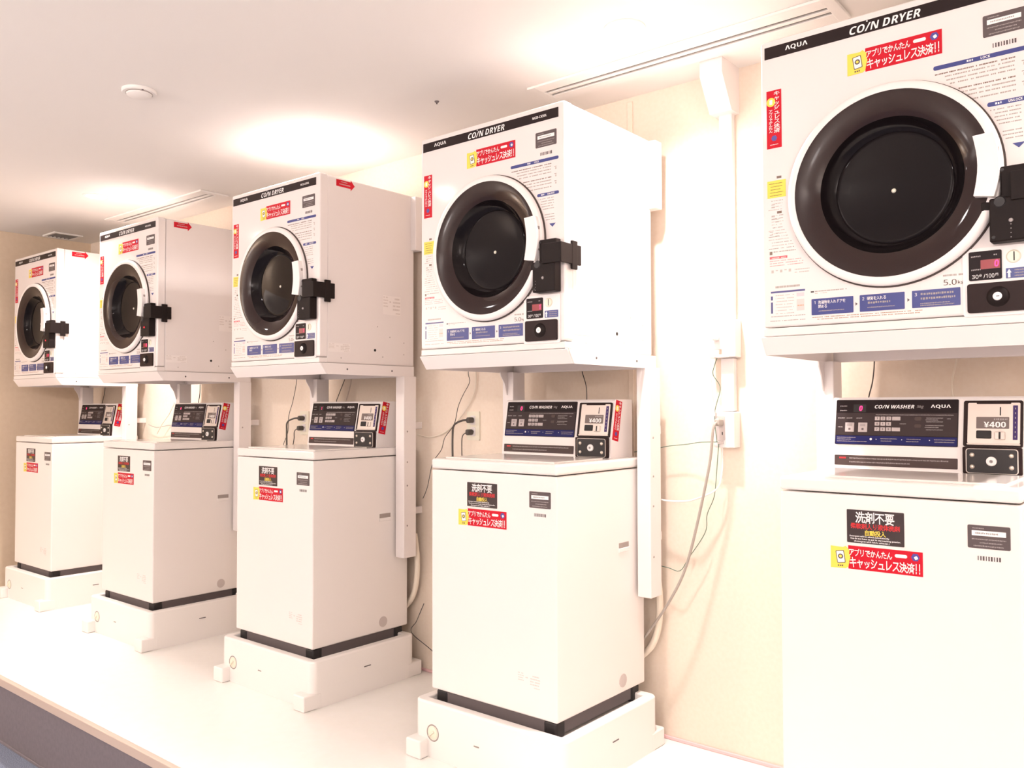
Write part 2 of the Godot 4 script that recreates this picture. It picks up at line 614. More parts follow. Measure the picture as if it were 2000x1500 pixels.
# Japanese lettering drawn stroke by stroke on a ten by ten grid (x to the right, y down)
const WATER := [[1, 1, 2.3, 2.2], [0.5, 4, 1.8, 5.1], [0.7, 9.3, 2.6, 6]]
var STROKES := {
	"ア": [[1, 1.5, 9, 1.5, 8.2, 3.5, 6, 5], [4.8, 3.2, 4.8, 6, 3.8, 8, 1.8, 9.5]],
	"プ": [[1, 2, 8, 2, 7.6, 5, 6, 7.5, 3, 9.5], [8.4, 0.9, 9.1, 0.1, 9.8, 0.9, 9.1, 1.6, 8.4, 0.9]],
	"リ": [[2.5, 1, 2.5, 6], [7.5, 0.8, 7.5, 5.5, 6.5, 8, 4, 9.6]],
	"で": [[1, 1.8, 8.5, 1.5], [8.5, 1.5, 5, 3.5, 4, 6, 5, 8.5, 8, 9.3], [6.8, 4.2, 7.6, 5.4], [8.4, 3.6, 9.3, 4.8]],
	"か": [[1, 3.2, 6, 3, 6.4, 4.5, 5.8, 8, 4.8, 9.3, 3.5, 8.6], [4, 0.7, 3.4, 4, 1.2, 9.2], [7.5, 2.2, 9.3, 5]],
	"ん": [[5, 0.8, 1.2, 9.3, 3.5, 5.5, 5, 5.3, 5.8, 7, 6.2, 9, 7.5, 9.2, 9.3, 6.5]],
	"た": [[1, 2.5, 6, 2.3], [3.8, 0.6, 1.2, 9.3], [5.5, 4.8, 9, 4.6], [5.2, 7.5, 6, 9, 9.3, 9]],
	"キ": [[1.5, 3.2, 8.3, 2.6], [0.8, 6.2, 9.2, 5.6], [4.2, 0.6, 5.8, 9.6]],
	"ャ": [[1.5, 5, 8.5, 4, 7, 6.5], [3.8, 2.8, 5.2, 9.6]],
	"ッ": [[2, 4.5, 2.8, 6.2], [4.8, 4, 5.4, 5.7], [8, 4.2, 7, 7.5, 4, 9.5]],
	"シ": [[2, 1.2, 4, 2.6], [1.2, 4, 3.2, 5.4], [1.5, 9, 5, 7.8, 8.8, 2.5]],
	"ュ": [[2.5, 4.5, 7, 4.5, 6.5, 9], [1, 9, 9, 9]],
	"レ": [[2.5, 1, 2.5, 9, 5.5, 7.8, 9, 4]],
	"ス": [[1.8, 1.5, 8, 1.5, 6, 5.5, 1.2, 9.3], [6, 5.8, 9.2, 9.3]],
	"決": WATER + [[3.8, 2.6, 8.2, 2.6, 8.2, 5.4], [3.2, 5.4, 9.6, 5.4], [5.9, 0.5, 5.9, 5.4, 5, 7.5, 3, 9.6], [6.1, 5.6, 7.3, 7.8, 9.7, 9.6]],
	"済": WATER + [[3.4, 1.8, 9.6, 1.8], [6.4, 0.4, 6.4, 1.8], [4.2, 2, 5.8, 4, 9.4, 5.2], [8.5, 2, 7, 4, 3.4, 5.3], [4.6, 5.6, 4.4, 8, 3.4, 9.6], [8.3, 5.6, 8.3, 9.7], [4.6, 6.6, 8.3, 6.6], [4.5, 8, 8.3, 8]],
	"!": [[5, 0.8, 5, 6.5], [5, 8.6, 5, 9.4]],
	"洗": WATER + [[4.3, 0.8, 3.4, 3.4], [3.9, 2.3, 9, 2.3], [6.3, 0.4, 6.3, 4.8], [3, 4.8, 9.7, 4.8], [5.2, 5, 4.8, 7.6, 3, 9.6], [7.2, 5, 7.2, 8.8, 7.6, 9.3, 9.5, 9.3, 9.6, 7.6]],
	"剤": [[0.6, 1.8, 6, 1.8], [3.3, 0.4, 3.3, 1.8], [1.2, 2, 3, 4, 6, 5.1], [5.4, 2, 4, 4, 0.5, 5.2], [1.7, 5.4, 1.5, 8, 0.7, 9.6], [4.8, 5.4, 4.8, 9.6], [1.7, 6.5, 4.8, 6.5], [1.6, 7.9, 4.8, 7.9], [7.2, 1.6, 7.2, 7], [9.2, 0.6, 9.2, 8.8, 8.2, 9.4]],
	"不": [[0.8, 1.4, 9.2, 1.4], [5.6, 1.6, 3.8, 4.2, 0.8, 6.6], [5, 3.6, 5, 9.7], [6, 4, 9.2, 6.8]],
	"要": [[0.8, 1, 9.2, 1], [1.8, 2.4, 8.2, 2.4, 8.2, 5, 1.8, 5, 1.8, 2.4], [4, 1, 4, 5], [6, 1, 6, 5], [0.6, 6.4, 9.4, 6.4], [4.4, 5.2, 2.6, 8.2, 5.5, 8.8, 8.6, 9.8], [7.2, 6.5, 5.6, 8.6, 1.4, 9.8]],
	"柔": [[1.8, 0.9, 8, 0.9, 6, 2.2], [0.8, 2.8, 9, 2.8, 8, 3.8], [5, 1.8, 5, 4.8, 4, 5.2], [3, 1.6, 5.4, 2.6], [4.6, 3, 1, 4.8], [0.6, 6, 9.4, 6], [5, 4.8, 5, 9.8], [4.8, 6.2, 1, 9.2], [5.2, 6.2, 9.2, 9.2]],
	"軟": [[0.4, 1.6, 5, 1.6], [0.8, 3, 4.6, 3, 4.6, 6, 0.8, 6, 0.8, 3], [0.8, 4.5, 4.6, 4.5], [0.3, 7.6, 5.1, 7.6], [2.7, 0.4, 2.7, 9.8], [6.8, 0.5, 5.6, 3.6], [6.4, 2.2, 9.5, 2.2, 8.8, 4], [7.4, 3.6, 7.2, 6.4, 5.4, 9.6], [7.4, 6, 8.4, 8, 9.8, 9.6]],
	"入": [[3.4, 1, 5, 1.2, 5, 3.6, 3.6, 7, 0.8, 9.5], [5, 3.8, 6.6, 7.2, 9.4, 9.5]],
	"り": [[2.8, 1, 2.4, 4.5, 3, 6.4, 3.8, 5], [7, 0.8, 7.4, 5, 6.6, 7.6, 4.4, 9.6]],
	"液": WATER + [[6.3, 0.3, 6.3, 1.6], [3.2, 1.7, 9.7, 1.7], [4.8, 2.2, 3.1, 5.4], [4, 4.4, 4, 9.7], [6.6, 2.4, 5.2, 5.8], [6.2, 3.4, 9, 3.4, 8, 6.6, 5, 9.6], [5.6, 5, 7.2, 7.6, 9.7, 9.6]],
	"体": [[3, 0.5, 0.6, 5], [2, 3.4, 2, 9.7], [3.4, 2.8, 9.6, 2.8], [6.4, 0.5, 6.4, 9.7], [6.2, 3, 4.8, 6, 3, 7.8], [6.6, 3, 8, 6, 9.7, 7.8], [5, 7.4, 7.9, 7.4]],
	"自": [[5, 0.3, 4, 2], [2, 2, 8, 2, 8, 9.6, 2, 9.6, 2, 2], [2, 4.5, 8, 4.5], [2, 7, 8, 7]],
	"動": [[0.5, 1.8, 5.6, 1], [0.3, 2.9, 6, 2.9], [1, 3.9, 5.2, 3.9, 5.2, 6.4, 1, 6.4, 1, 3.9], [1, 5.1, 5.2, 5.1], [3.1, 1.4, 3.1, 8.8], [0.6, 7.6, 5.6, 7.6], [0.3, 9.2, 6, 8.8], [6.2, 3.4, 9.5, 3.4, 9.2, 8.6, 8.4, 9.5, 7.6, 9], [7.7, 0.6, 7.6, 5, 5.8, 9.5]],
	"投": [[0.4, 2.6, 3.8, 2.6], [2.2, 0.4, 2.2, 9, 1.2, 9.6, 0.6, 9], [0.4, 6.4, 3.8, 5.2], [5.2, 0.9, 5, 3, 4.1, 4.6], [5.2, 0.9, 8, 0.9, 8, 3.6, 9.6, 3.8], [4.4, 5.4, 8.8, 5.4, 7.2, 8, 4, 9.7], [5.2, 5.6, 6.8, 8, 9.7, 9.7]],
	"分": [[4, 0.8, 0.8, 5], [6, 0.8, 9.4, 5], [2.4, 4.8, 7.4, 4.8, 7, 9, 5.8, 9.2], [4.4, 5, 3.6, 7.6, 1.6, 9.6]],
	"円": [[1.4, 9.6, 1.4, 1.4, 8.6, 1.4, 8.6, 9.4, 7.6, 9.4], [5, 1.4, 5, 5.4], [1.4, 5.4, 8.6, 5.4]],
	"を": [[1.2, 2, 8.4, 1.8], [4.6, 0.5, 3.6, 3.4, 1.2, 6.4, 4, 4.6, 5.2, 5, 5.4, 7], [9, 4.2, 5, 6, 3.4, 8, 4.6, 9.3, 8.6, 9.3]],
	"れ": [[2.6, 0.6, 2.6, 9.6], [0.8, 3, 3.4, 2.8, 0.8, 7.6, 5.4, 3.2, 6.6, 3.2, 6.6, 8.4, 7.6, 9, 9.4, 7.6]],
	"る": [[2, 1.2, 7.6, 1.2, 1.6, 6.2, 5, 4.6, 8, 5.2, 8.6, 7.4, 7, 9.2, 4.4, 9.4, 3.2, 8.4, 4.4, 7.4, 5.8, 8.6]],
	"ド": [[3.6, 0.6, 3.6, 9.6], [3.6, 4, 8, 6.2], [6, 1, 7, 2.6], [8, 0.4, 9, 2]],
	"物": [[1.2, 1.6, 0.6, 4], [1, 3, 4.2, 3], [2.6, 0.5, 2.6, 9.7], [0.4, 7, 4.4, 5.6], [5.6, 0.5, 4.6, 4.4], [5.2, 2.6, 9.4, 2.6, 9, 8.6, 8, 9.5, 7.2, 9], [6.6, 2.8, 5, 6.6], [8, 2.8, 7, 6.4, 5, 9]],
	"閉": [[1, 0.8, 1, 9.7], [1, 0.8, 4, 0.8, 4, 3.8, 1, 3.8], [1, 2.3, 4, 2.3], [9, 0.8, 9, 9.4, 8, 9.4], [9, 0.8, 6, 0.8, 6, 3.8, 9, 3.8], [6, 2.3, 9, 2.3], [2.6, 5.6, 7.4, 5.6], [5.6, 4.4, 5.6, 9, 4.8, 9], [5.4, 5.8, 2.6, 8.6]],
	"め": [[2.4, 1.6, 4.6, 8.6], [6, 0.8, 4.6, 6, 2.4, 8.8, 1.2, 7.4, 2, 4.8, 5, 3.2, 8, 3.8, 9, 6.2, 8, 8.4, 6, 9.4]],
	"濯": WATER + [[3.4, 1, 6, 1, 6, 3.6, 3.4, 3.6], [7, 1, 9.6, 1, 9.6, 3.6, 7, 3.6], [4.6, 4.2, 3.2, 6.6], [4.4, 5.4, 9.6, 5.4], [4.4, 5.4, 4.4, 9.6], [4.4, 6.8, 9.2, 6.8], [4.4, 8.2, 9.2, 8.2], [4.4, 9.6, 9.6, 9.6], [7, 4.2, 7, 9.6]],
	"硬": [[0.5, 1.4, 4.2, 1.4], [2.6, 1.4, 0.6, 6.4], [1.8, 4.6, 4, 4.6, 4, 8.4, 1.8, 8.4, 1.8, 4.6], [4.8, 1.2, 9.6, 1.2], [5.4, 2.8, 9, 2.8, 9, 6.2, 5.4, 6.2, 5.4, 2.8], [5.4, 4.5, 9, 4.5], [7.2, 1.2, 7.2, 6.6, 4.8, 9.6], [5.6, 7, 7.4, 8.6, 9.7, 9.6]],
	"貨": [[2.6, 0.5, 0.6, 2.8], [1.8, 2, 1.8, 4], [8.6, 1, 5, 2.6], [5, 0.5, 5, 3.2, 9, 3.4], [2.4, 4.6, 7.6, 4.6, 7.6, 8, 2.4, 8, 2.4, 4.6], [2.4, 5.8, 7.6, 5.8], [2.4, 6.9, 7.6, 6.9], [3.6, 8.2, 1.2, 9.7], [6.4, 8.2, 8.8, 9.7]],
}

func strokes(s: String, w: float, h: float, thick := 1.25, column := false) -> ArrayMesh:
	var key := "strokes %s %.4f %.4f %.2f %s" % [s, w, h, thick, column]
	if cache.has(key):
		return cache[key]
	var st := begin()
	var n := s.length()
	var cw := w if column else w / (n - 0.55 * s.count("!"))
	var ch := h / n if column else h
	var along := 0.0
	for k in n:
		var org := Vector2(-w / 2, h / 2 - k * ch) if column else Vector2(-w / 2 + along, h / 2)
		along += cw
		if s[k] == "!":
			along -= 0.55 * cw
			org.x -= 0.275 * cw
		for line in STROKES.get(s[k], []):
			for j in range(0, line.size() - 2, 2):
				var a := Vector2(line[j], line[j + 1])
				var b := Vector2(line[j + 2], line[j + 3])
				var d := (b - a).normalized() * thick * 0.45
				var o := Vector2(-d.y, d.x)
				var p := []
				for q in [a - d + o, b + d + o, b + d - o, a - d - o]:
					p.append(Vector3(org.x + q.x * 0.098 * cw, org.y - q.y * 0.098 * ch, 0))
				quad(st, p[0], p[1], p[2], p[3], Vector3.BACK)
	cache[key] = st.commit()
	return cache[key]

# a row of print too small to read, as short marks of ink
func print_row(w: float, h: float) -> ArrayMesh:
	var key := "row %.4f %.4f" % [w, h]
	if cache.has(key):
		return cache[key]
	var st := begin()
	var x := -w / 2
	while x < w / 2 - h * 0.3:
		var e := minf(x + h * rng.randf_range(0.45, 0.95), w / 2)
		var y := h * rng.randf_range(-0.08, 0.08)
		var k := h * rng.randf_range(0.36, 0.52)
		quad(st, Vector3(x, y - k, 0.0003), Vector3(e, y - k, 0.0003), Vector3(e, y + k, 0.0003), Vector3(x, y + k, 0.0003), Vector3.BACK)
		x = e + h * rng.randf_range(0.18, 0.40)
	cache[key] = st.commit()
	return cache[key]

func textured_quad(w: float, h: float) -> ArrayMesh:
	var key := "quad %.4f %.4f" % [w, h]
	if not cache.has(key):
		var st := begin()
		for c in [[-1, 1, 0, 0], [1, 1, 1, 0], [1, -1, 1, 1], [-1, 1, 0, 0], [1, -1, 1, 1], [-1, -1, 0, 1]]:
			st.set_normal(Vector3.BACK)
			st.set_uv(Vector2(c[2], c[3]))
			st.add_vertex(Vector3(c[0] * w / 2, c[1] * h / 2, 0))
		cache[key] = st.commit()
	return cache[key]

func box(w: float, h: float, d: float) -> BoxMesh:
	var key := "box %.4f %.4f %.4f" % [w, h, d]
	if not cache.has(key):
		var b := BoxMesh.new()
		b.size = Vector3(w, h, d)
		cache[key] = b
	return cache[key]

# ------------------------------------------------------------------ the room
const DUCTS := [[2.935, 0.235, 1.01, 0.085], [-0.29, 0.222, 1.01, 0.085], [-1.52, 0.25, 0.15, 0.15]]

func duct(t: Node3D, w: float, d: float) -> void:
	var h := 0.14
	put(t, "duct_panel", box(w, 0.002, d), M.galvanised, Vector3(0, h, 0))
	for s in [-1, 1]:
		put(t, "duct_panel", box(0.002, h, d), M.galvanised, Vector3(s * (w / 2 - 0.001), h / 2, 0))
		put(t, "duct_panel", box(w - 0.004, h, 0.002), M.galvanised, Vector3(0, h / 2, s * (d / 2 - 0.001)))

func room() -> void:
	structure("wall_back", box(8.2, 2.8, 0.12), M.wall, Vector3(2.3, 1.0, -0.06))
	structure("wall_left", box(0.12, 2.8, 4.26), M.wall_tan, Vector3(-1.74, 1.0, 2.07))
	structure("wall_right", box(0.12, 2.8, 4.26), M.ceiling, Vector3(6.4, 1.0, 2.07))
	structure("wall_front", box(8.2, 2.8, 0.12), M.ceiling, Vector3(2.3, 1.0, 4.20))
	var slab := CSGBox3D.new()
	slab.name = "ceiling"
	slab.size = Vector3(8.2, 0.20, 4.38)
	slab.position = Vector3(2.3, CEIL + 0.10, 2.07)
	slab.material = M.ceiling
	slab.set_meta("kind", "structure")
	for q in DUCTS:   # the openings that the vents cover
		var cut := CSGBox3D.new()
		cut.name = "opening"
		cut.operation = CSGShape3D.OPERATION_SUBTRACTION
		cut.size = Vector3(q[2], 0.30, q[3])
		cut.position = Vector3(q[0], CEIL - 0.15 + 0.15, q[1]) - slab.position
		cut.material = M.ceiling
		slab.add_child(cut)
	add_child(slab)
	structure("floor_platform", box(8.02, 0.24, 1.195), M.floor_epoxy, Vector3(2.33, -0.12, 0.5975))
	structure("floor_carpet", box(8.02, 0.1, 2.945), M.carpet, Vector3(2.33, -0.323, 2.6675))
	structure("trim_1", rbox(8.02, 0.034, 0.02, 0.003), M.trim_tan, Vector3(2.33, -0.017, 1.205))
	structure("trim_2", box(8.02, 0.24, 0.012), M.riser, Vector3(2.33, -0.154, 1.201))
	structure("trim_3", rbox(8.02, 0.012, 0.008, 0.003), M.riser, Vector3(2.33, -0.268, 1.209))
	structure("trim_4", rbox(8.02, 0.012, 0.008, 0.003), M.pink_caulk, Vector3(2.33, 0.006, 0.004))
	structure("trim_5", rbox(0.022, 2.26, 0.006, 0.002), M.wall, Vector3(2.633, 1.13, 0.003))

# ------------------------------------------------------------------ stickers
func pay_sticker(parent: Node, at: Vector3, w: float, h: float) -> void:
	var s := put(parent, "payment_sticker", plate(w * 0.80, h, 0.0008, 0.0006), M.red, at + Vector3(w * 0.10, 0, 0), Basis(), "red sticker with a yellow end and white Japanese lettering")
	var pts := PackedVector2Array()
	for q in [[-0.60, 0.42], [-0.46, 0.40], [-0.43, 0.46], [-0.385, 0.30], [-0.39, 0.12], [-0.375, 0.0], [-0.39, -0.2], [-0.40, -0.42], [-0.43, -0.5], [-0.60, -0.52]]:
		pts.append(Vector2(q[0] * w, q[1] * h))
	put(s, "yellow_patch", extrude(pts, 0.0008), M.yellow, Vector3(0, 0, 0.0002))
	var lean := Basis(Vector3.BACK, 0.14)
	put(s, "phone_icon_edge", plate(h * 0.36, h * 0.54, 0.0005, h * 0.04), M.label_grey, Vector3(-0.487 * w, -0.02 * h, 0.0008), lean)
	put(s, "phone_icon", plate(h * 0.30, h * 0.48, 0.0006, h * 0.03), M.white_ink, Vector3(-0.487 * w, -0.02 * h, 0.0009), lean)
	put(s, "phone_icon_ring", extrude(circle(h * 0.11, 16), 0.0004), M.label_grey, Vector3(-0.487 * w, 0, 0.0014))
	put(s, "phone_icon_coin", extrude(circle(h * 0.06, 12), 0.0004), M.yellow, Vector3(-0.487 * w, 0, 0.0016))
	put(s, "small_print", print_row(h * 0.24, h * 0.07), M.label_grey, Vector3(-0.487 * w, -0.40 * h, 0.0010))
	put(s, "lettering", strokes("アプリでかんたん", w * 0.475, h * 0.30, 1.35), M.white_ink, Vector3(-0.155 * w, h * 0.22, 0.0013))
	put(s, "lettering", strokes("キャッシュレス決済!!", w * 0.77, h * 0.43, 1.35), M.white_ink, Vector3(0.0, -h * 0.20, 0.0013))
	put(s, "white_pill", plate(w * 0.13, h * 0.14, 0.0004, h * 0.065), M.white_ink, Vector3(0.175 * w, h * 0.26, 0.0009))
	put(s, "hand_icon", extrude(circle(h * 0.17, 6), 0.0004), M.blue_icon, Vector3(0.325 * w, h * 0.27, 0.0009))
	put(s, "hand_icon_mark", plate(h * 0.13, h * 0.13, 0.0004, h * 0.03), M.white_ink, Vector3(0.332 * w, h * 0.25, 0.0011), Basis(Vector3.BACK, 0.5))

func pay_strip(parent: Node, at: Vector3, w: float, h: float, basis := Basis()) -> void:
	var s := put(parent, "payment_strip", plate(w, h, 0.0008, 0.0006), M.red, at, basis, "narrow upright red sticker with white Japanese lettering")
	put(s, "yellow_patch", extrude(circle(w * 0.30, 16), 0.0004), M.yellow, Vector3(-w * 0.20, h * 0.30, 0.0006))
	put(s, "phone_icon", plate(w * 0.2, w * 0.32, 0.0004, w * 0.03), M.white_ink, Vector3(-w * 0.20, h * 0.30, 0.0008))
	put(s, "lettering", strokes("キャッシュレス決済", w * 0.40, h * 0.72, 1.35, true), M.white_ink, Vector3(w * 0.20, h * 0.12, 0.0013))
	put(s, "lettering", strokes("アプリでかんたん", w * 0.26, h * 0.40, 1.35, true), M.white_ink, Vector3(-w * 0.22, -h * 0.03, 0.0013))
	put(s, "hand_icon", extrude(circle(w * 0.20, 6), 0.0004), M.blue_icon, Vector3(0, -h * 0.33, 0.0009))
	put(s, "small_print", print_row(w * 0.55, h * 0.012), M.white_ink, Vector3(0, -h * 0.44, 0.0009))

func info_label(parent: Node, at: Vector3, w: float, h: float) -> void:
	var s := put(parent, "contact_label", plate(w, h, 0.0008, 0.003), M.label_grey, at, Basis(), "dark grey label with a white number field")
	put(s, "white_field", plate(w * 0.80, h * 0.22, 0.0004, 0.0006), M.white_ink, Vector3(0, h * 0.16, 0.0007))
	put(s, "number_print", print_row(w * 0.56, h * 0.07), M.dim_ink, Vector3(-w * 0.04, h * 0.16, 0.0010))
	for k in [[-0.24, 0.37, 0.28], [0.0, -0.10, 0.80], [0.05, -0.25, 0.52], [0.0, -0.39, 0.72]]:
		put(s, "text_line", print_row(w * k[2], h * 0.055), M.dim_ink, Vector3(w * k[0], h * k[1], 0.0007))
	for k in 9:
		put(s, "barcode_bar", plate(0.0018 + 0.0008 * (k % 3), 0.0095, 0.0004, 0.0002), M.label_grey, Vector3(-0.021 + 0.0052 * k, -h * 0.5 - 0.021, 0.0001))

func soap_sticker(parent: Node, at: Vector3, w: float, h: float) -> void:
	var s := put(parent, "detergent_sticker", plate(w, h, 0.0008, 0.002), M.label_black, at, Basis(), "black sticker with white, red and yellow lettering")
	put(s, "lettering", strokes("洗剤不要", w * 0.68, h * 0.34, 1.25), M.white_ink, Vector3(0.0, h * 0.28, 0.0010))
	put(s, "red_lettering", strokes("柔軟剤入り液体洗剤", w * 0.86, h * 0.17, 1.35), M.red_ink, Vector3(0.0, h * 0.015, 0.0010))
	put(s, "yellow_lettering", strokes("自動投入", w * 0.38, h * 0.17, 1.3), M.yellow, Vector3(0.0, -h * 0.175, 0.0010))
	put(s, "english_line", words("Detergent will be added automatically.", h * 0.06, w * 0.70), M.white_ink, Vector3(-w * 0.10, -h * 0.30, 0.0010))
	put(s, "english_line", words("You do not have to put in any washing powder.", h * 0.06, w * 0.88), M.white_ink, Vector3(0, -h * 0.375, 0.0010))
	put(s, "english_line", words("(Detergent with fabric softener.)", h * 0.06, w * 0.62), M.white_ink, Vector3(-w * 0.06, -h * 0.45, 0.0010))

# ------------------------------------------------------------------ drain pan
const PLACE := ["beside the tan wall", "second from the tan wall", "in mid row", "second from the right", "nearest, at right edge"]

func drain_pan(i: int) -> void:
	var t := thing("drain_pan", "white raised plastic drain pan under the coin washer " + PLACE[i], "drain pan", Vector3(WASHER_X[i] + 0.01, 0, 0.57 + WASHER_DZ[i]), "raised drain pans under the washers")
	var m: Material = M.pan_plastic
	# rim round a sunken tray; z = 0 is the washer's front
	put(t, "tray_floor", rbox(0.56, 0.05, 0.48, 0.004), m, Vector3(0, 0.1255, -0.225))
	put(t, "rim", rim_wall(0.62, 0.54, 0.028, 0.036, 0.0, 0.18), m, Vector3(0, 0, -0.225))
	for s in [-1, 1]:
		for z in [0.045, -0.49]:
			put(t, "foot", rbox(0.068, 0.060, 0.085, 0.006), m, Vector3(s * 0.277, 0.030, z - 0.004))
	var cap := put(t, "drain_cap", lathe([[0.0, 0.006], [0.016, 0.006], [0.021, 0.003], [0.022, 0.0]], 32), M.cream, Vector3(-0.222, 0.082, 0.044))
	put(cap, "cap_grip", rbox(0.028, 0.007, 0.008, 0.003), M.cream, Vector3(0, 0, 0.008), Basis(Vector3.BACK, 0.7))
	put(t, "cap_collar", lathe([[0.023, 0.0], [0.026, 0.002], [0.028, 0.0]], 32), M.recess_grey, Vector3(-0.222, 0.082, 0.0448))
	put(t, "clip_slit", rbox(0.022, 0.004, 0.003, 0.001), M.recess_grey, Vector3(-0.03, 0.085, 0.0452))
	put(t, "clip_slit", rbox(0.003, 0.004, 0.035, 0.001), M.base_grey, Vector3(0.310, 0.105, -0.23))

# ------------------------------------------------------------------ coin washer
func washer(i: int) -> void:
	var b := 0.151
	var t := thing("coin_washer", "white top-loading coin washer with sloped control panel " + PLACE[i], "washing machine", Vector3(WASHER_X[i], b, 0.57 + WASHER_DZ[i]), "coin washers in a row")
	var e: Material = M.washer_enamel
	put(t, "cabinet", rbox(0.525, 0.734, 0.506, 0.006), e, Vector3(0, 0.574 - b, -0.253))
	var lid := put(t, "top_cover", rbox(0.529, 0.034, 0.508, 0.009, 3), M.lid_gloss, Vector3(0, 0.961 - b, -0.253))
	put(lid, "lid", rbox(0.46, 0.006, 0.27, 0.003), M.lid_gloss, Vector3(0, 0.0185, 0.085))
	put(t, "base_frame", rbox(0.49, 0.046, 0.47, 0.004), M.base_grey, Vector3(0, 0.183 - b, -0.250))
	for s in [-1, 1]:
		for z in [-0.035, -0.465]:
			put(t, "foot", rbox(0.05, 0.055, 0.05, 0.010), M.feet_black, Vector3(s * 0.226, 0.0275, z))
	put(t, "front_skid", rbox(0.26, 0.012, 0.012, 0.003), M.feet_black, Vector3(-0.03, 0.010, -0.016))
	# hand hold, cap and print on the sides
	for s in [-1, 1]:
		put(t, "hand_hold", rbox(0.004, 0.030, 0.062, 0.002), M.recess_grey, Vector3(s * 0.2615, 0.686 - b, -0.375))
		put(t, "hand_hold_lip", rbox(0.004, 0.014, 0.064, 0.002), e, Vector3(s * 0.2632, 0.676 - b, -0.375))
		put(t, "side_cap", extrude(circle(0.022), 0.0015), M.mark_grey, Vector3(s * 0.2625, 0.247 - b, -0.365), Basis(Vector3.UP, s * PI / 2))
	put(t, "care_print", textured_quad(0.09, 0.045), M.tiny_print, Vector3(0.155, 0.315 - b, 0.0004))
	soap_sticker(t, Vector3(-0.035, 0.868 - b, 0.0), 0.128, 0.078)
	pay_sticker(t, Vector3(-0.035, 0.794 - b, 0.0), 0.205, 0.055)
	info_label(t, Vector3(0.20, 0.868 - b, 0.0), 0.082, 0.050)
	console(t, i, b)

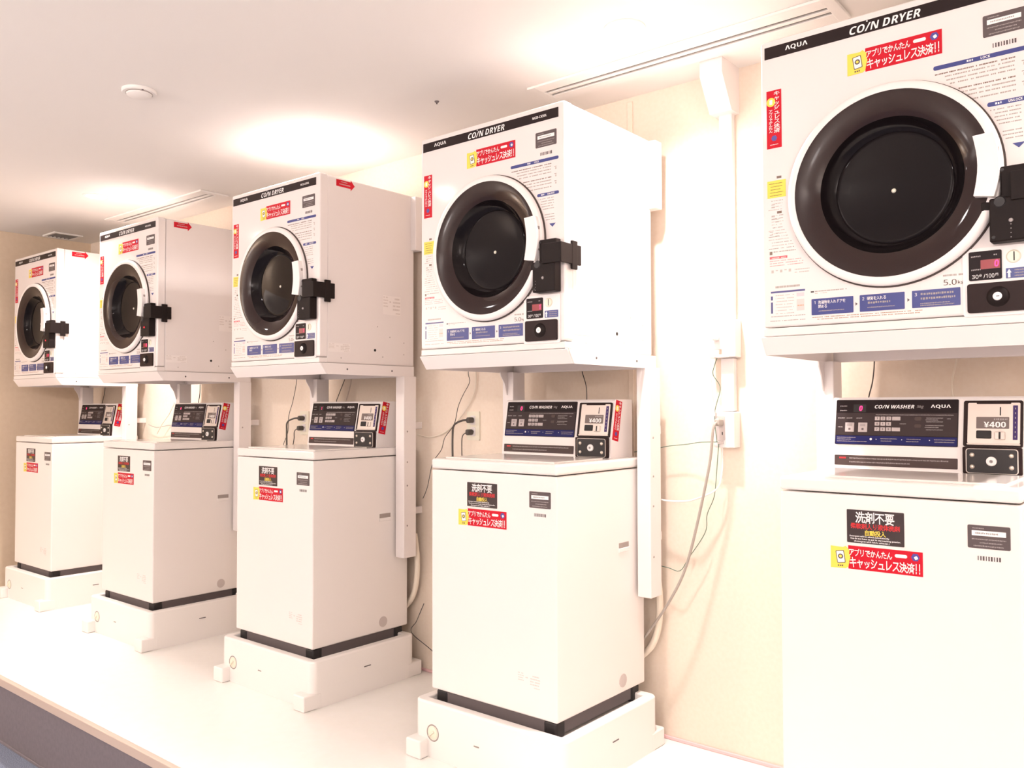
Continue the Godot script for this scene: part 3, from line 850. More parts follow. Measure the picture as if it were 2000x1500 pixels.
func console(t: Node3D, i: int, b: float) -> void:
	var y0 := 0.978 - b
	var wid := 0.478
	# z is counted from the washer's front
	var body := put(t, "console", prism_x([[-0.505, y0], [-0.505, y0 + 0.194], [-0.500, y0 + 0.198], [-0.401, y0 + 0.198], [-0.395, y0 + 0.193], [-0.372, y0 + 0.066], [-0.367, y0 + 0.010], [-0.366, y0]], wid), M.plastic_white, Vector3(-0.260 + wid / 2, 0, 0))
	var lean := atan2(0.0225, 0.124)
	var pb := Basis(Vector3.RIGHT, -lean)
	var c := Vector3(-0.0925 - (-0.260 + wid / 2), y0 + 0.1285, -0.3832)
	var w := 0.315
	var h := 0.1265
	var p := put(body, "control_panel", plate(w, h, 0.0025, 0.003), M.panel_black, c, pb, "black control panel")
	var up := 0.0026
	put(p, "grey_field", plate(w - 0.004, h * 0.50, 0.0006, 0.001), M.panel_grey, Vector3(0, -h * 0.04, up - 0.0003))
	put(p, "blue_strip", plate(w - 0.004, h * 0.185, 0.0006, 0.001), M.panel_blue, Vector3(0, -h * 0.395, up - 0.0003))
	put(p, "digit_display", plate(0.034, 0.022, 0.0005, 0.001), M.slot_dark, Vector3(w * (0.205 - 0.5), h * 0.31, up - 0.0002))
	put(p, "digit_display_glow", words("0" if i != 2 else "1", 0.0145, 0.009 if i != 2 else 0.004, true, 0.12), M.digit, Vector3(w * (0.215 - 0.5), h * 0.31, up + 0.0006), Basis(), "lit pink digit")
	put(p, "lettering", words("CO/N WASHER", 0.0098, w * 0.325, true, 0.22), M.white_ink, Vector3(w * (0.495 - 0.5), h * 0.345, up + 0.0005))
	put(p, "lettering", words("5kg", 0.0095, w * 0.055, false, 0.22), M.dim_ink, Vector3(w * (0.705 - 0.5), h * 0.34, up + 0.0005))
	put(p, "lettering", words("ΛQUΛ", 0.0105, w * 0.155, true), M.white_ink, Vector3(w * (0.865 - 0.5), h * 0.345, up + 0.0005))
	for q in [[0.065, 0.36, 0.06], [0.065, 0.26, 0.06], [0.05, 0.09, 0.06], [0.12, 0.09, 0.05], [0.205, 0.09, 0.05], [0.045, -0.11, 0.045]]:
		put(p, "legend", print_row(w * q[2], 0.0028), M.dim_ink, Vector3(w * (q[0] - 0.5), h * q[1], up + 0.0002))
	put(p, "legend", print_row(w * 0.62, 0.0022), M.dim_ink, Vector3(w * (0.655 - 0.5), h * 0.165, up + 0.0002))
	for q in [0.125, 0.238]:
		var k := put(p, "start_key", rbox(w * 0.078, h * 0.21, 0.003, 0.001), M.key_grey, Vector3(w * (q - 0.5), -h * 0.115, up + 0.0006))
		put(k, "key_mark", plate(w * 0.045, h * 0.06, 0.0003, 0.0002), M.dim_ink, Vector3(0, h * 0.05, 0.0015))
		put(k, "key_mark", plate(w * 0.018, h * 0.045, 0.0003, 0.0002), M.label_grey, Vector3(0, -h * 0.04, 0.0015))
	for r in 3:
		for q in 3:
			var k := put(p, "number_key", rbox(w * 0.040, h * 0.082, 0.0025, 0.0008), M.key_grey, Vector3(w * (0.358 + 0.048 * q - 0.5), h * (0.085 - 0.118 * r), up + 0.0005))
			put(k, "key_mark", words(str(q + 1 + 3 * r), h * 0.045, 0.0, true), M.label_grey, Vector3(0, 0, 0.0014))
		if r != 1:
			put(p, "wide_key", rbox(w * 0.068, h * 0.082, 0.0025, 0.0008), M.key_grey, Vector3(w * (0.515 - 0.5), h * (0.085 - 0.118 * r), up + 0.0005))
	for q in [[0.69, 0.085], [0.69, -0.075]]:
		put(p, "round_key", plate(w * 0.055, h * 0.075, 0.0018, h * 0.03), M.strip_grey, Vector3(w * (q[0] - 0.5), h * q[1], up))
	for q in [[0.82, 0.10, 0.13], [0.80, 0.06, 0.10], [0.82, 0.02, 0.13], [0.82, -0.06, 0.14], [0.80, -0.10, 0.11], [0.82, -0.15, 0.13], [0.57, -0.03, 0.05], [0.93, 0.085, 0.03]]:
		put(p, "legend", print_row(w * q[2], 0.0020), M.dim_ink, Vector3(w * (q[0] - 0.5), h * q[1], up + 0.0002))
	for q in [[0.10, -0.345, 0.16], [0.08, -0.385, 0.12], [0.15, -0.43, 0.26], [0.46, -0.36, 0.14], [0.44, -0.41, 0.09], [0.66, -0.36, 0.11], [0.65, -0.41, 0.10], [0.90, -0.36, 0.16], [0.90, -0.41, 0.15]]:
		put(p, "step_print", print_row(w * q[2], 0.0024), M.dim_ink, Vector3(w * (q[0] - 0.5), h * q[1], up + 0.0005))
	for q in [0.31, 0.355, 0.565, 0.785]:
		put(p, "step_arrow", extrude(circle(0.0032 if q < 0.32 else 0.0018, 3 if q > 0.32 else 12), 0.0003), M.white_ink, Vector3(w * (q - 0.5), -h * 0.375, up + 0.0005))
	# strip with small print under the panel
	var sb := Basis(Vector3.RIGHT, -atan2(0.005, 0.056))
	var s := put(body, "notice_strip", plate(w, 0.028, 0.0015, 0.002), M.strip_grey, Vector3(c.x, y0 + 0.0225, -0.3684), sb, "dark strip with small print")
	put(s, "notice_mark", plate(0.018, 0.0045, 0.0003, 0.0003), M.red_ink, Vector3(-w * 0.43, 0.0065, 0.0015))
	put(s, "notice_print", print_row(w * 0.80, 0.0034), M.dim_ink, Vector3(w * 0.03, 0.0060, 0.0014))
	put(s, "notice_print", print_row(w * 0.50, 0.0034), M.dim_ink, Vector3(-w * 0.12, -0.0045, 0.0014))
	# coin box on the right block: upper part sloped, lower part upright
	var cb := pb
	var cx := 0.145
	var f := put(t, "coin_box", plate(0.134, 0.1200, 0.005, 0.005), M.black_plate, Vector3(cx, y0 + 0.1275, -0.3830), cb, "black framed coin acceptor")
	put(f, "face_plate", plate(0.118, 0.105, 0.0015, 0.003), M.silver, Vector3(0.002, 0.0015, 0.0045))
	put(f, "lower_lip", rbox(0.120, 0.005, 0.008, 0.002), M.silver, Vector3(0.002, -0.0535, 0.006))
	put(f, "top_shroud", plate(0.078, 0.0055, 0.003, 0.002), M.black_plate, Vector3(0.002, 0.0535, 0.0042))
	put(f, "coin_slot", plate(0.0028, 0.022, 0.0006, 0.0008), M.slot_dark, Vector3(0.017, 0.032, 0.0058))
	var pr := put(f, "price_label", plate(0.074, 0.030, 0.0012, 0.0015), M.price_plate, Vector3(0.0, 0.002, 0.0058), Basis(), "brown price label")
	put(pr, "lettering", words("¥400", 0.0145, 0.050), M.white_ink, Vector3(0.005, -0.0045, 0.0016))
	put(pr, "legend", print_row(0.030, 0.0045), M.dim_ink, Vector3(0.018, 0.0095, 0.0011))
	put(f, "coin_return", rbox(0.035, 0.021, 0.006, 0.003), M.slot_dark, Vector3(-0.0195, -0.0285, 0.0055))
	put(f, "return_guide", rbox(0.024, 0.021, 0.010, 0.003), M.silver, Vector3(0.017, -0.031, 0.007))
	put(f, "return_slot", plate(0.0045, 0.018, 0.0006, 0.001), M.slot_dark, Vector3(0.017, -0.031, 0.0118))
	var pu := put(f, "purple_label", plate(0.0105, 0.088, 0.0008, 0.0005), M.purple, Vector3(0.0505, 0.003, 0.0058))
	for k in 7:
		put(pu, "print_mark", plate(0.0020, 0.0045, 0.0003, 0.0003), M.dim_ink, Vector3(0, 0.036 - 0.012 * k, 0.0007))
	var l := put(t, "lock_housing", rbox(0.134, 0.068, 0.012, 0.003), M.black_plate, Vector3(cx, y0 + 0.0345, -0.3635))
	put(l, "bright_edge", plate(0.118, 0.063, 0.0012, 0.007), M.silver, Vector3(0, -0.001, 0.0055))
	put(l, "lock_plate", plate(0.113, 0.060, 0.003, 0.006), M.feet_black, Vector3(0, -0.001, 0.0058))
	for q in [[-1, 1], [1, 1], [-1, -1], [1, -1]]:
		put(l, "rivet", lathe([[0.0, 0.0035], [0.0035, 0.003], [0.0058, 0.0]], 16), M.rivet, Vector3(q[0] * 0.044, -0.001 + q[1] * 0.015, 0.0088))
	var kc := put(l, "key_cylinder", lathe([[0.0, 0.006], [0.0095, 0.006], [0.0118, 0.004], [0.012, 0.0]], 24), M.white_ink, Vector3(0, -0.001, 0.0088))
	put(kc, "key_mark", extrude(circle(0.0042, 16), 0.0004), M.dim_ink, Vector3(0, 0, 0.006))
	put(kc, "key_hole", plate(0.0055, 0.0014, 0.0004, 0.0004), M.label_grey, Vector3(0.0006, 0, 0.0064), Basis(Vector3.BACK, -0.7))
	# sticker on the console's right side
	var tilt := Basis(Vector3.UP, PI / 2) * Basis(Vector3.BACK, -0.20)
	pay_strip(t, Vector3(0.2180, y0 + 0.1255, -0.408), 0.038, 0.138, tilt)

# ------------------------------------------------------------------ dryer stand
func stand(i: int) -> void:
	var x: float = WASHER_X[i] + 0.003
	var t := thing("dryer_stand", "white steel stand with sloped front lip under the dryer " + PLACE[i], "stand", Vector3(x, 0.51, 0.0), "steel stands under the dryers")
	var m: Material = M.steel_white
	var zf: float = 0.58 + DRYER_DZ[i]
	var y := 1.281 - 0.51
	var dx: float = DRYER_DX[i]
	put(t, "front_lip", prism_x([[zf, y + 0.044], [zf - 0.004, y + 0.044], [zf - 0.034, y + 0.001], [zf - 0.030, y], [zf + 0.001, y + 0.042]], 0.622), m, Vector3(dx, 0, 0))
	var side := [[zf - 0.004, y + 0.044], [0.075, y + 0.044], [0.075, y], [zf - 0.034, y]]
	for s in [-1, 1]:
		var o := put(t, "side_rail", prism_x(side, 0.006), m, Vector3(dx + s * 0.310, 0, 0))
		for z in [0.442, 0.202]:
			put(o, "screw", lathe([[0.0, 0.002], [0.003, 0.0015], [0.0042, 0.0]], 12), M.base_grey, Vector3(s * 0.003, y + 0.022, z), Basis(Vector3.UP, s * PI / 2))
		var p := put(t, "post", rbox(0.052, y + 0.002, 0.072, 0.003), m, Vector3(s * 0.297, (y + 0.002) / 2, 0.112))
		for yy in [-0.25, -0.08, 0.02, 0.15]:
			put(p, "bolt", lathe([[0.0, 0.002], [0.003, 0.0015], [0.004, 0.0]], 12), M.recess_grey, Vector3(s * 0.026, yy, 0.016), Basis(Vector3.UP, s * PI / 2))
		put(t, "wall_bracket", rbox(0.010, 0.030, 0.077, 0.002), m, Vector3(s * 0.277, 0.19, 0.038))
		put(t, "wall_bracket", rbox(0.010, 0.030, 0.077, 0.002), m, Vector3(s * 0.277, 0.56, 0.038))
	put(t, "deck", rbox(0.610, 0.004, zf - 0.12, 0.001), m, Vector3(dx, y + 0.040, (zf + 0.03) / 2 + 0.01))
	put(t, "rear_rail", rbox(0.60, 0.040, 0.020, 0.003), m, Vector3(dx, y + 0.020, 0.09))
	put(t, "gusset", prism_x([[0.146, y + 0.002], [0.190, y + 0.002], [0.186, y - 0.012], [0.166, y - 0.040], [0.152, y - 0.085], [0.146, y - 0.085]], 0.004), m, Vector3(-0.300, 0, 0))

# ------------------------------------------------------------------ coin dryer
func dryer(i: int) -> void:
	var x: float = WASHER_X[i] + 0.0026 + DRYER_DX[i]
	var t := thing("coin_dryer", "white coin dryer with round black door " + PLACE[i], "clothes dryer", Vector3(x, 1.326, 0.581 + DRYER_DZ[i]), "coin dryers in a row")
	var e: Material = M.enamel
	put(t, "cabinet", rbox(0.607, 0.7445, 0.470, 0.006), e, Vector3(0, 0.372, -0.275))
	put(t, "lower_strip", rbox(0.609, 0.0206, 0.042, 0.003), e, Vector3(0, 0.0105, -0.0212))
	front_panel(t)
	put(t, "black_band", plate(0.576, 0.030, 0.0012, 0.0008), M.band, Vector3(-0.0055, 0.714, 0.0))
	put(t, "lettering", words("ΛQUΛ", 0.0135, 0.056, true), M.white_ink, Vector3(-0.212, 0.7145, 0.0017))
	put(t, "lettering", words("CO/N DRYER", 0.0185, 0.156, true, 0.2), M.white_ink, Vector3(-0.006, 0.7125, 0.0017))
	put(t, "letter_dot", extrude(circle(0.0017, 10), 0.0004), M.white_ink, Vector3(-0.044, 0.7262, 0.0013))
	put(t, "lettering", words("MCD-CK50L", 0.0075, 0.055, true), M.white_ink, Vector3(0.212, 0.7135, 0.0017))
	pay_sticker(t, Vector3(0.0125, 0.6355, 0.0), 0.205, 0.055)
	info_label(t, Vector3(0.2355, 0.642, 0.0), 0.080, 0.047)
	pay_strip(t, Vector3(-0.2705, 0.5445, 0.0), 0.038, 0.146)
	put(t, "yellow_label", plate(0.047, 0.043, 0.0008, 0.0006), M.yellow, Vector3(-0.266, 0.368, 0.0), Basis(), "yellow warning label")
	for k in 5:
		put(t, "warning_print", print_row(0.034 - 0.004 * (k % 3), 0.0018), M.brown_ink, Vector3(-0.268 + 0.002 * (k % 2), 0.382 - 0.0075 * k, 0.0007))
	var bar := put(t, "lock_bar", plate(0.186, 0.0095, 0.0008, 0.004), M.blue_print, Vector3(0.1895, 0.577, 0.0), Basis(), "navy heading bar")
	put(bar, "lettering", words("LOCK", 0.0055, 0.018), M.white_ink, Vector3(0.010, 0, 0.0011))
	put(bar, "legend", print_row(0.012, 0.0045), M.white_ink, Vector3(-0.020, 0, 0.0007))
	bar = put(t, "unlock_bar", plate(0.082, 0.0095, 0.0008, 0.004), M.blue_print, Vector3(0.2425, 0.4715, 0.0), Basis(), "navy heading bar")
	put(bar, "lettering", words("UNLOCK", 0.0055, 0.026), M.white_ink, Vector3(0.012, 0, 0.0011))
	put(bar, "legend", print_row(0.012, 0.0045), M.white_ink, Vector3(-0.020, 0, 0.0007))
	put(t, "pointer_mark", extrude(PackedVector2Array([Vector2(-0.012, 0.004), Vector2(0.012, 0.004), Vector2(0, -0.007)]), 0.0005), M.blue_print, Vector3(0.259, 0.376, 0.0))
	# three blue steps
	var lines := [["洗濯物を入れドアを", "閉める"], ["硬貨を入れる", ""], ["", ""]]
	for k in 3:
		var s := put(t, "step_label", plate(0.0985, 0.039, 0.0008, 0.0015), M.blue_print, Vector3([-0.1325, -0.0195, 0.0945][k], 0.0655, 0.0), Basis(), "blue step label")
		put(s, "step_number", words(str(k + 1), 0.007, 0.0, false), M.white_ink, Vector3(-0.041, 0.0105, 0.0012))
		if lines[k][0]:
			put(s, "lettering", strokes(lines[k][0], 0.0072 * lines[k][0].length(), 0.0085, 1.1), M.white_ink, Vector3(-0.033 + 0.0036 * lines[k][0].length(), 0.0105, 0.0012))
		else:
			put(s, "step_print", print_row(0.068, 0.005), M.dim_ink, Vector3(0.003, 0.0105, 0.0007))
		if lines[k][1]:
			put(s, "lettering", strokes(lines[k][1], 0.0072 * lines[k][1].length(), 0.0085, 1.1), M.white_ink, Vector3(-0.033 + 0.0036 * lines[k][1].length(), 0.0005, 0.0012))
		else:
			put(s, "step_print", print_row(0.050 + 0.02 * (k - 1), 0.005), M.dim_ink, Vector3(-0.006 + 0.01 * (k - 1), 0.0005, 0.0007))
		put(s, "step_print", print_row(0.060, 0.0025), M.dim_ink, Vector3(-0.002, -0.0105, 0.0007))
		if k == 2:
			put(s, "step_print", print_row(0.070, 0.0025), M.dim_ink, Vector3(0.003, -0.0150, 0.0007))
		else:
			put(t, "step_arrow", extrude(PackedVector2Array([Vector2(-0.002, 0.004), Vector2(0.003, 0), Vector2(-0.002, -0.004)]), 0.0005), M.label_grey, Vector3([-0.0765, 0.0375][k], 0.0655, 0.0))
	put(t, "lettering", words("5.0", 0.0125, 0.026, false), M.brown_ink, Vector3(0.1235, 0.0975, 0.0006))
	put(t, "lettering", words("kg", 0.0085, 0.0125, false), M.brown_ink, Vector3(0.1455, 0.0955, 0.0006))
	door(t)
	coin_panel(t, i)
	door_lock(t, i)
	# right side
	if i < 3:
		var ar := PackedVector2Array([Vector2(-0.047, 0.0135), Vector2(0.026, 0.0135), Vector2(0.026, 0.022), Vector2(0.047, 0.0), Vector2(0.026, -0.022), Vector2(0.026, -0.0135), Vector2(-0.047, -0.0135)])
		var a := put(t, "arrow_sticker", extrude(ar, 0.0008), M.red, Vector3(0.3036, 0.7215, -0.129), Basis(Vector3.UP, PI / 2), "red arrow sticker")
		put(a, "arrow_print", print_row(0.034, 0.003), M.mark_grey, Vector3(-0.008, 0.0065, 0.0007))
		put(a, "arrow_print", print_row(0.055, 0.0045), M.mark_grey, Vector3(-0.004, -0.003, 0.0007))
	elif i == 3:
		var ar := PackedVector2Array([Vector2(-0.016, 0.006), Vector2(0.008, 0.006), Vector2(0.008, 0.011), Vector2(0.020, 0.0), Vector2(0.008, -0.011), Vector2(0.008, -0.006), Vector2(-0.016, -0.006)])
		put(t, "arrow_sticker", extrude(ar, 0.0006), M.cream, Vector3(0.3036, 0.716, -0.106), Basis(Vector3.UP, PI / 2), "faded cream arrow sticker")
	put(t, "side_hole", extrude(circle(0.0058, 16), 0.0008), M.slot_dark, Vector3(0.3034, 0.061, -0.287), Basis(Vector3.UP, PI / 2))
	for q in [[0.16, -0.30], [0.12, -0.37], [0.05, -0.45], [0.035, -0.33], [0.10, -0.45], [0.022, -0.11]]:
		put(t, "side_screw", lathe([[0.0, 0.0015], [0.0025, 0.001], [0.0032, 0.0]], 10), M.mark_grey, Vector3(0.3035, q[0], q[1]), Basis(Vector3.UP, PI / 2))
	put(t, "side_print", textured_quad(0.11, 0.035), M.tiny_print, Vector3(0.3039, 0.062, -0.10), Basis(Vector3.UP, PI / 2))
	put(t, "side_print", textured_quad(0.10, 0.08), M.tiny_print, Vector3(0.3039, 0.255, -0.38), Basis(Vector3.UP, PI / 2))
	# sheet metal duct guard at the back
	put(t, "back_guard", rbox(0.10, 0.235, 0.045, 0.004), M.steel_white, Vector3(0.283, 0.622, -0.513))

# front panel with a round opening for the door, and a returned edge
func front_panel(t: Node3D) -> void:
	if not cache.has("front panel"):
		var st := begin()
		var c := Vector2(0, 0.333)
		var lo := Vector2(-0.3055, 0.0222)
		var hi := Vector2(0.3055, 0.7465)
		var r := 0.007
		var angles := []
		for k in 96:
			angles.append(TAU * k / 96)
		var inner := [lo + Vector2(r, r), hi - Vector2(r, r)]
		for q in [inner[0], inner[1], Vector2(inner[0].x, inner[1].y), Vector2(inner[1].x, inner[0].y)]:
			angles.append(fposmod((q - c).angle(), TAU))
		angles.sort()
		var edge := func(a: float) -> Vector2:
			var d := Vector2(cos(a), sin(a))
			var k := 1e9
			if absf(d.x) > 1e-6:
				k = minf(k, ((inner[1].x if d.x > 0 else inner[0].x) - c.x) / d.x)
			if absf(d.y) > 1e-6:
				k = minf(k, ((inner[1].y if d.y > 0 else inner[0].y) - c.y) / d.y)
			return c + d * k
		for k in angles.size():
			var a: float = angles[k]
			var b: float = angles[(k + 1) % angles.size()]
			var q := [c + Vector2(cos(a), sin(a)) * 0.222, edge.call(a), edge.call(b), c + Vector2(cos(b), sin(b)) * 0.222]
			for o in [[0, 2, 1], [0, 3, 2]]:
				for j in o:
					st.set_normal(Vector3.BACK)
					st.set_uv(Vector2((q[j].x + 0.3055) / 0.611, (0.7465 - q[j].y) / 0.725))
					st.add_vertex(Vector3(q[j].x, q[j].y, 0))
		cache["front panel"] = st.commit()
		# rounded return: arc then straight back
		st = begin()
		var out := rrect(hi.x - lo.x - 2 * r, hi.y - lo.y - 2 * r, 0.002, 3)
		var mid := (lo + hi) / 2
		var n := out.size()
		for k in n:
			var p0 := out[k]
			var p1 := out[(k + 1) % n]
			var d0 := outward(out, k)
			var d1 := outward(out, (k + 1) % n)
			var prev := []
			for s in 6:
				var a := PI / 2 * s / 5.0
				var cur := []
				for w in [[p0, d0], [p1, d1]]:
					var nn := Vector3(w[1].x * sin(a), w[1].y * sin(a), cos(a)).normalized()
					cur.append([Vector3(mid.x + w[0].x + w[1].x * sin(a) * r, mid.y + w[0].y + w[1].y * sin(a) * r, -r + cos(a) * r), nn])
				if s > 0:
					tri(st, prev[0][0], prev[1][0], cur[0][0], prev[0][1], prev[1][1], cur[0][1])
					tri(st, prev[1][0], cur[0][0], cur[1][0], prev[1][1], cur[0][1], cur[1][1])
				prev = cur
			var back := [[prev[0][0] + Vector3(0, 0, -0.031), prev[0][1]], [prev[1][0] + Vector3(0, 0, -0.031), prev[1][1]]]
			tri(st, prev[0][0], prev[1][0], back[0][0], prev[0][1], prev[1][1], back[0][1])
			tri(st, prev[1][0], back[0][0], back[1][0], prev[1][1], back[0][1], back[1][1])
		cache["front return"] = st.commit()
	var p := put(t, "front_panel", cache["front panel"], M.dryer_print, Vector3.ZERO, Basis(), "white front panel with printed instructions")
	put(p, "panel_edge", cache["front return"], M.enamel)

func outward(poly: PackedVector2Array, k: int) -> Vector2:
	var n := poly.size()
	var c := Vector2(signf(poly[k].x), signf(poly[k].y))
	var j := k % 4
	var quadrant := k / 4
	var a := (quadrant + j / 3.0) * PI / 2
	return Vector2(cos(a), sin(a)) if n == 16 else c.normalized()

func door(t: Node3D) -> void:
	var d := put(t, "door", lathe([[0.2325, 0.006], [0.2325, 0.013], [0.230, 0.0175], [0.225, 0.020], [0.217, 0.0208], [0.2130, 0.0200], [0.2118, 0.012]], 96), M.plastic_white, Vector3(0, 0.333, 0), Basis(), "white ring of the round door")
	put(d, "gasket", lathe([[0.236, 0.0004], [0.2355, 0.003], [0.230, 0.0065], [0.222, 0.0065]], 96), M.gasket)
	put(d, "black_rim", lathe([[0.2128, 0.0192], [0.206, 0.0185], [0.197, 0.0170], [0.187, 0.0148], [0.176, 0.0115], [0.166, 0.0075], [0.1565, 0.002]], 96), M.black_gloss)
	put(d, "recess_wall", lathe([[0.1565, 0.002], [0.153, -0.004], [0.143, -0.020], [0.134, -0.028], [0.129, -0.031]], 96), M.smoked_glass)
	put(d, "window", lathe([[0.1295, -0.0300], [0.126, -0.0278], [0.121, -0.0280], [0.10, -0.0308], [0.07, -0.0337], [0.035, -0.0356], [0.0, -0.0362]], 96), M.smoked_glass, Vector3.ZERO, Basis(), "smoked glass window")
	put(d, "hub_cap", lathe([[0.0, 0.003], [0.0035, 0.0025], [0.0055, 0.0]], 16), M.cream, Vector3(0, -0.006, -0.0362))
	# handle: a white paddle over the rim, scooped on its inner side
	var pts := PackedVector2Array()
	for k in 9:
		var s := k / 8.0
		pts.append(Vector2(0.1790 + 0.0085 * sin(s * PI), 0.067 - 0.128 * s))
	for k in 9:
		var s := k / 8.0
		var a := lerpf(-0.30, 0.31, s)
		pts.append(Vector2(cos(a), sin(a)) * 0.2275)
	var h := put(d, "handle", extrude(pts, 0.022, 0.003), M.plastic_white, Vector3(0, 0, 0.016), Basis(), "white door handle")
	put(h, "handle_groove", rbox(0.004, 0.075, 0.010, 0.0015), M.recess_grey, Vector3(0.2235, 0.002, 0.008))

func coin_panel(t: Node3D, i: int) -> void:
	var p := put(t, "coin_panel", plate(0.139, 0.147, 0.003, 0.007), M.plastic_white, Vector3(0.219, 0.0915, 0.0), Basis(), "raised white coin panel")
	var org := Vector3(0.219, 0.0915, 0)
	var at := func(u: float, v: float, z: float) -> Vector3: return Vector3(u - 0.3055, v, z) - org
	put(p, "digit_display", plate(0.0625, 0.062, 0.0025, 0.003), M.panel_black, at.call(0.4985, 0.1265, 0.003), Basis(), "black display with a lit digit")
	put(p, "digit_display_window", plate(0.037, 0.020, 0.0005, 0.0008), M.display_red, at.call(0.5085, 0.1285, 0.0053))
	put(p, "digit_display_glow", words("0" if i in [4, 1, 0] else "1", 0.0145, 0.0085 if i in [4, 1, 0] else 0.004, true, 0.1), M.digit, at.call(0.5205, 0.1290, 0.0064), Basis(), "lit pink digit")
	put(p, "lettering", words("30", 0.0085, 0.0125, false), M.white_ink, at.call(0.4795, 0.1035, 0.0058))
	put(p, "lettering", strokes("分", 0.006, 0.006, 1.1), M.white_ink, at.call(0.4895, 0.1055, 0.0058))
	put(p, "lettering", words("/100", 0.0090, 0.0205, false), M.white_ink, at.call(0.5055, 0.1035, 0.0058))
	put(p, "lettering", strokes("円", 0.006, 0.006, 1.1), M.white_ink, at.call(0.5205, 0.1055, 0.0058))
	for q in [[0.481, 0.147, 0.018], [0.481, 0.1185, 0.018], [0.518, 0.1475, 0.006]]:
		put(p, "legend", print_row(q[2], 0.0035), M.dim_ink, at.call(q[0], q[1], 0.0054))
	var c := put(p, "coin_inlet", lathe([[0.0, 0.004], [0.011, 0.004], [0.0135, 0.002], [0.014, 0.0]], 32), M.cream, at.call(0.5515, 0.1405, 0.003), Basis(), "cream coin inlet")
	put(c, "coin_slot", plate(0.0022, 0.019, 0.0006, 0.0006), M.slot_dark, Vector3(0.0015, 0, 0.0038))
	var b := put(p, "blue_label", plate(0.050, 0.0215, 0.0008, 0.001), M.blue_print, at.call(0.562, 0.1055, 0.003))
	put(b, "up_arrow", extrude(PackedVector2Array([Vector2(-0.0022, -0.009), Vector2(0.0022, -0.009), Vector2(0.0022, 0.001), Vector2(0.0045, 0.001), Vector2(0, 0.009), Vector2(-0.0045, 0.001), Vector2(-0.0022, 0.001)]), 0.0005), M.white_ink, Vector3(-0.019, 0, 0.0006))
	for k in 3:
		put(b, "legend", print_row(0.030, 0.0025), M.dim_ink, Vector3(0.006, 0.006 - 0.006 * k, 0.0007))
	var l := put(p, "lock_plate", plate(0.121, 0.0625, 0.006, 0.005), M.black_plate, at.call(0.5245, 0.0570, 0.003), Basis(), "black cash box plate")
	put(l, "lock_collar", lathe([[0.008, 0.008], [0.014, 0.007], [0.020, 0.003], [0.022, 0.0]], 32), M.black_matte, Vector3(-0.002, 0.0005, 0.0058))
	var kc := put(l, "key_cylinder", lathe([[0.0, 0.006], [0.0075, 0.006], [0.009, 0.004], [0.0092, 0.0]], 24), M.white_ink, Vector3(-0.002, 0.0005, 0.0095))
	put(kc, "key_hole", plate(0.006, 0.0014, 0.0005, 0.0005), M.slot_dark, Vector3(0.001, 0, 0.0058))

func door_lock(t: Node3D, i: int) -> void:
	var m: Material = M.black_matte
	var b := put(t, "door_lock", rbox(0.084, 0.092, 0.034, 0.004), m, Vector3(0.249, 0.2155, 0.017), Basis(), "black door lock box")
	put(b, "upper_block", rbox(0.064, 0.068, 0.026, 0.004), m, Vector3(0.010, 0.079, -0.004))
	put(b, "latch_hook", rbox(0.026, 0.020, 0.016, 0.003), m, Vector3(-0.046, 0.034, -0.004))
	put(b, "cam_disc", lathe([[0.0, 0.004], [0.010, 0.004], [0.013, 0.0]], 20), M.feet_black, Vector3(-0.022, 0.037, 0.016))
	put(b, "strap", rbox(0.070, 0.060, 0.010, 0.002), m, Vector3(0.034, 0.067, 0.018))
	put(b, "strap_return", rbox(0.008, 0.060, 0.105, 0.002), m, Vector3(0.066, 0.067, -0.030))
	put(b, "side_tab", rbox(0.008, 0.086, 0.028, 0.002), m, Vector3(0.067, 0.065, -0.048))
	put(b, "side_pad", rbox(0.006, 0.020, 0.048, 0.002), m, Vector3(0.061, 0.085, -0.060))
	for y in [-0.036, 0.105]:
		put(b, "screw", lathe([[0.0, 0.001], [0.003, 0.001], [0.004, 0.0]], 12), M.feet_black, Vector3(-0.018 if y > 0 else -0.034, y, 0.009 if y > 0 else 0.017))
	put(b, "indicator_led" if i < 2 else "key_barrel", lathe([[0.0, 0.003], [0.0035, 0.0025], [0.0045, 0.0]], 16), M.led_red if i < 2 else M.dim_ink, Vector3(-0.002, -0.004, 0.017))
	for k in 4:
		put(b, "pin_hole", lathe([[0.0, 0.0006], [0.0012, 0.0]], 8), M.dim_ink, Vector3(-0.030 if i != 4 else -0.002, 0.0 - 0.009 * k - 0.012, 0.017))

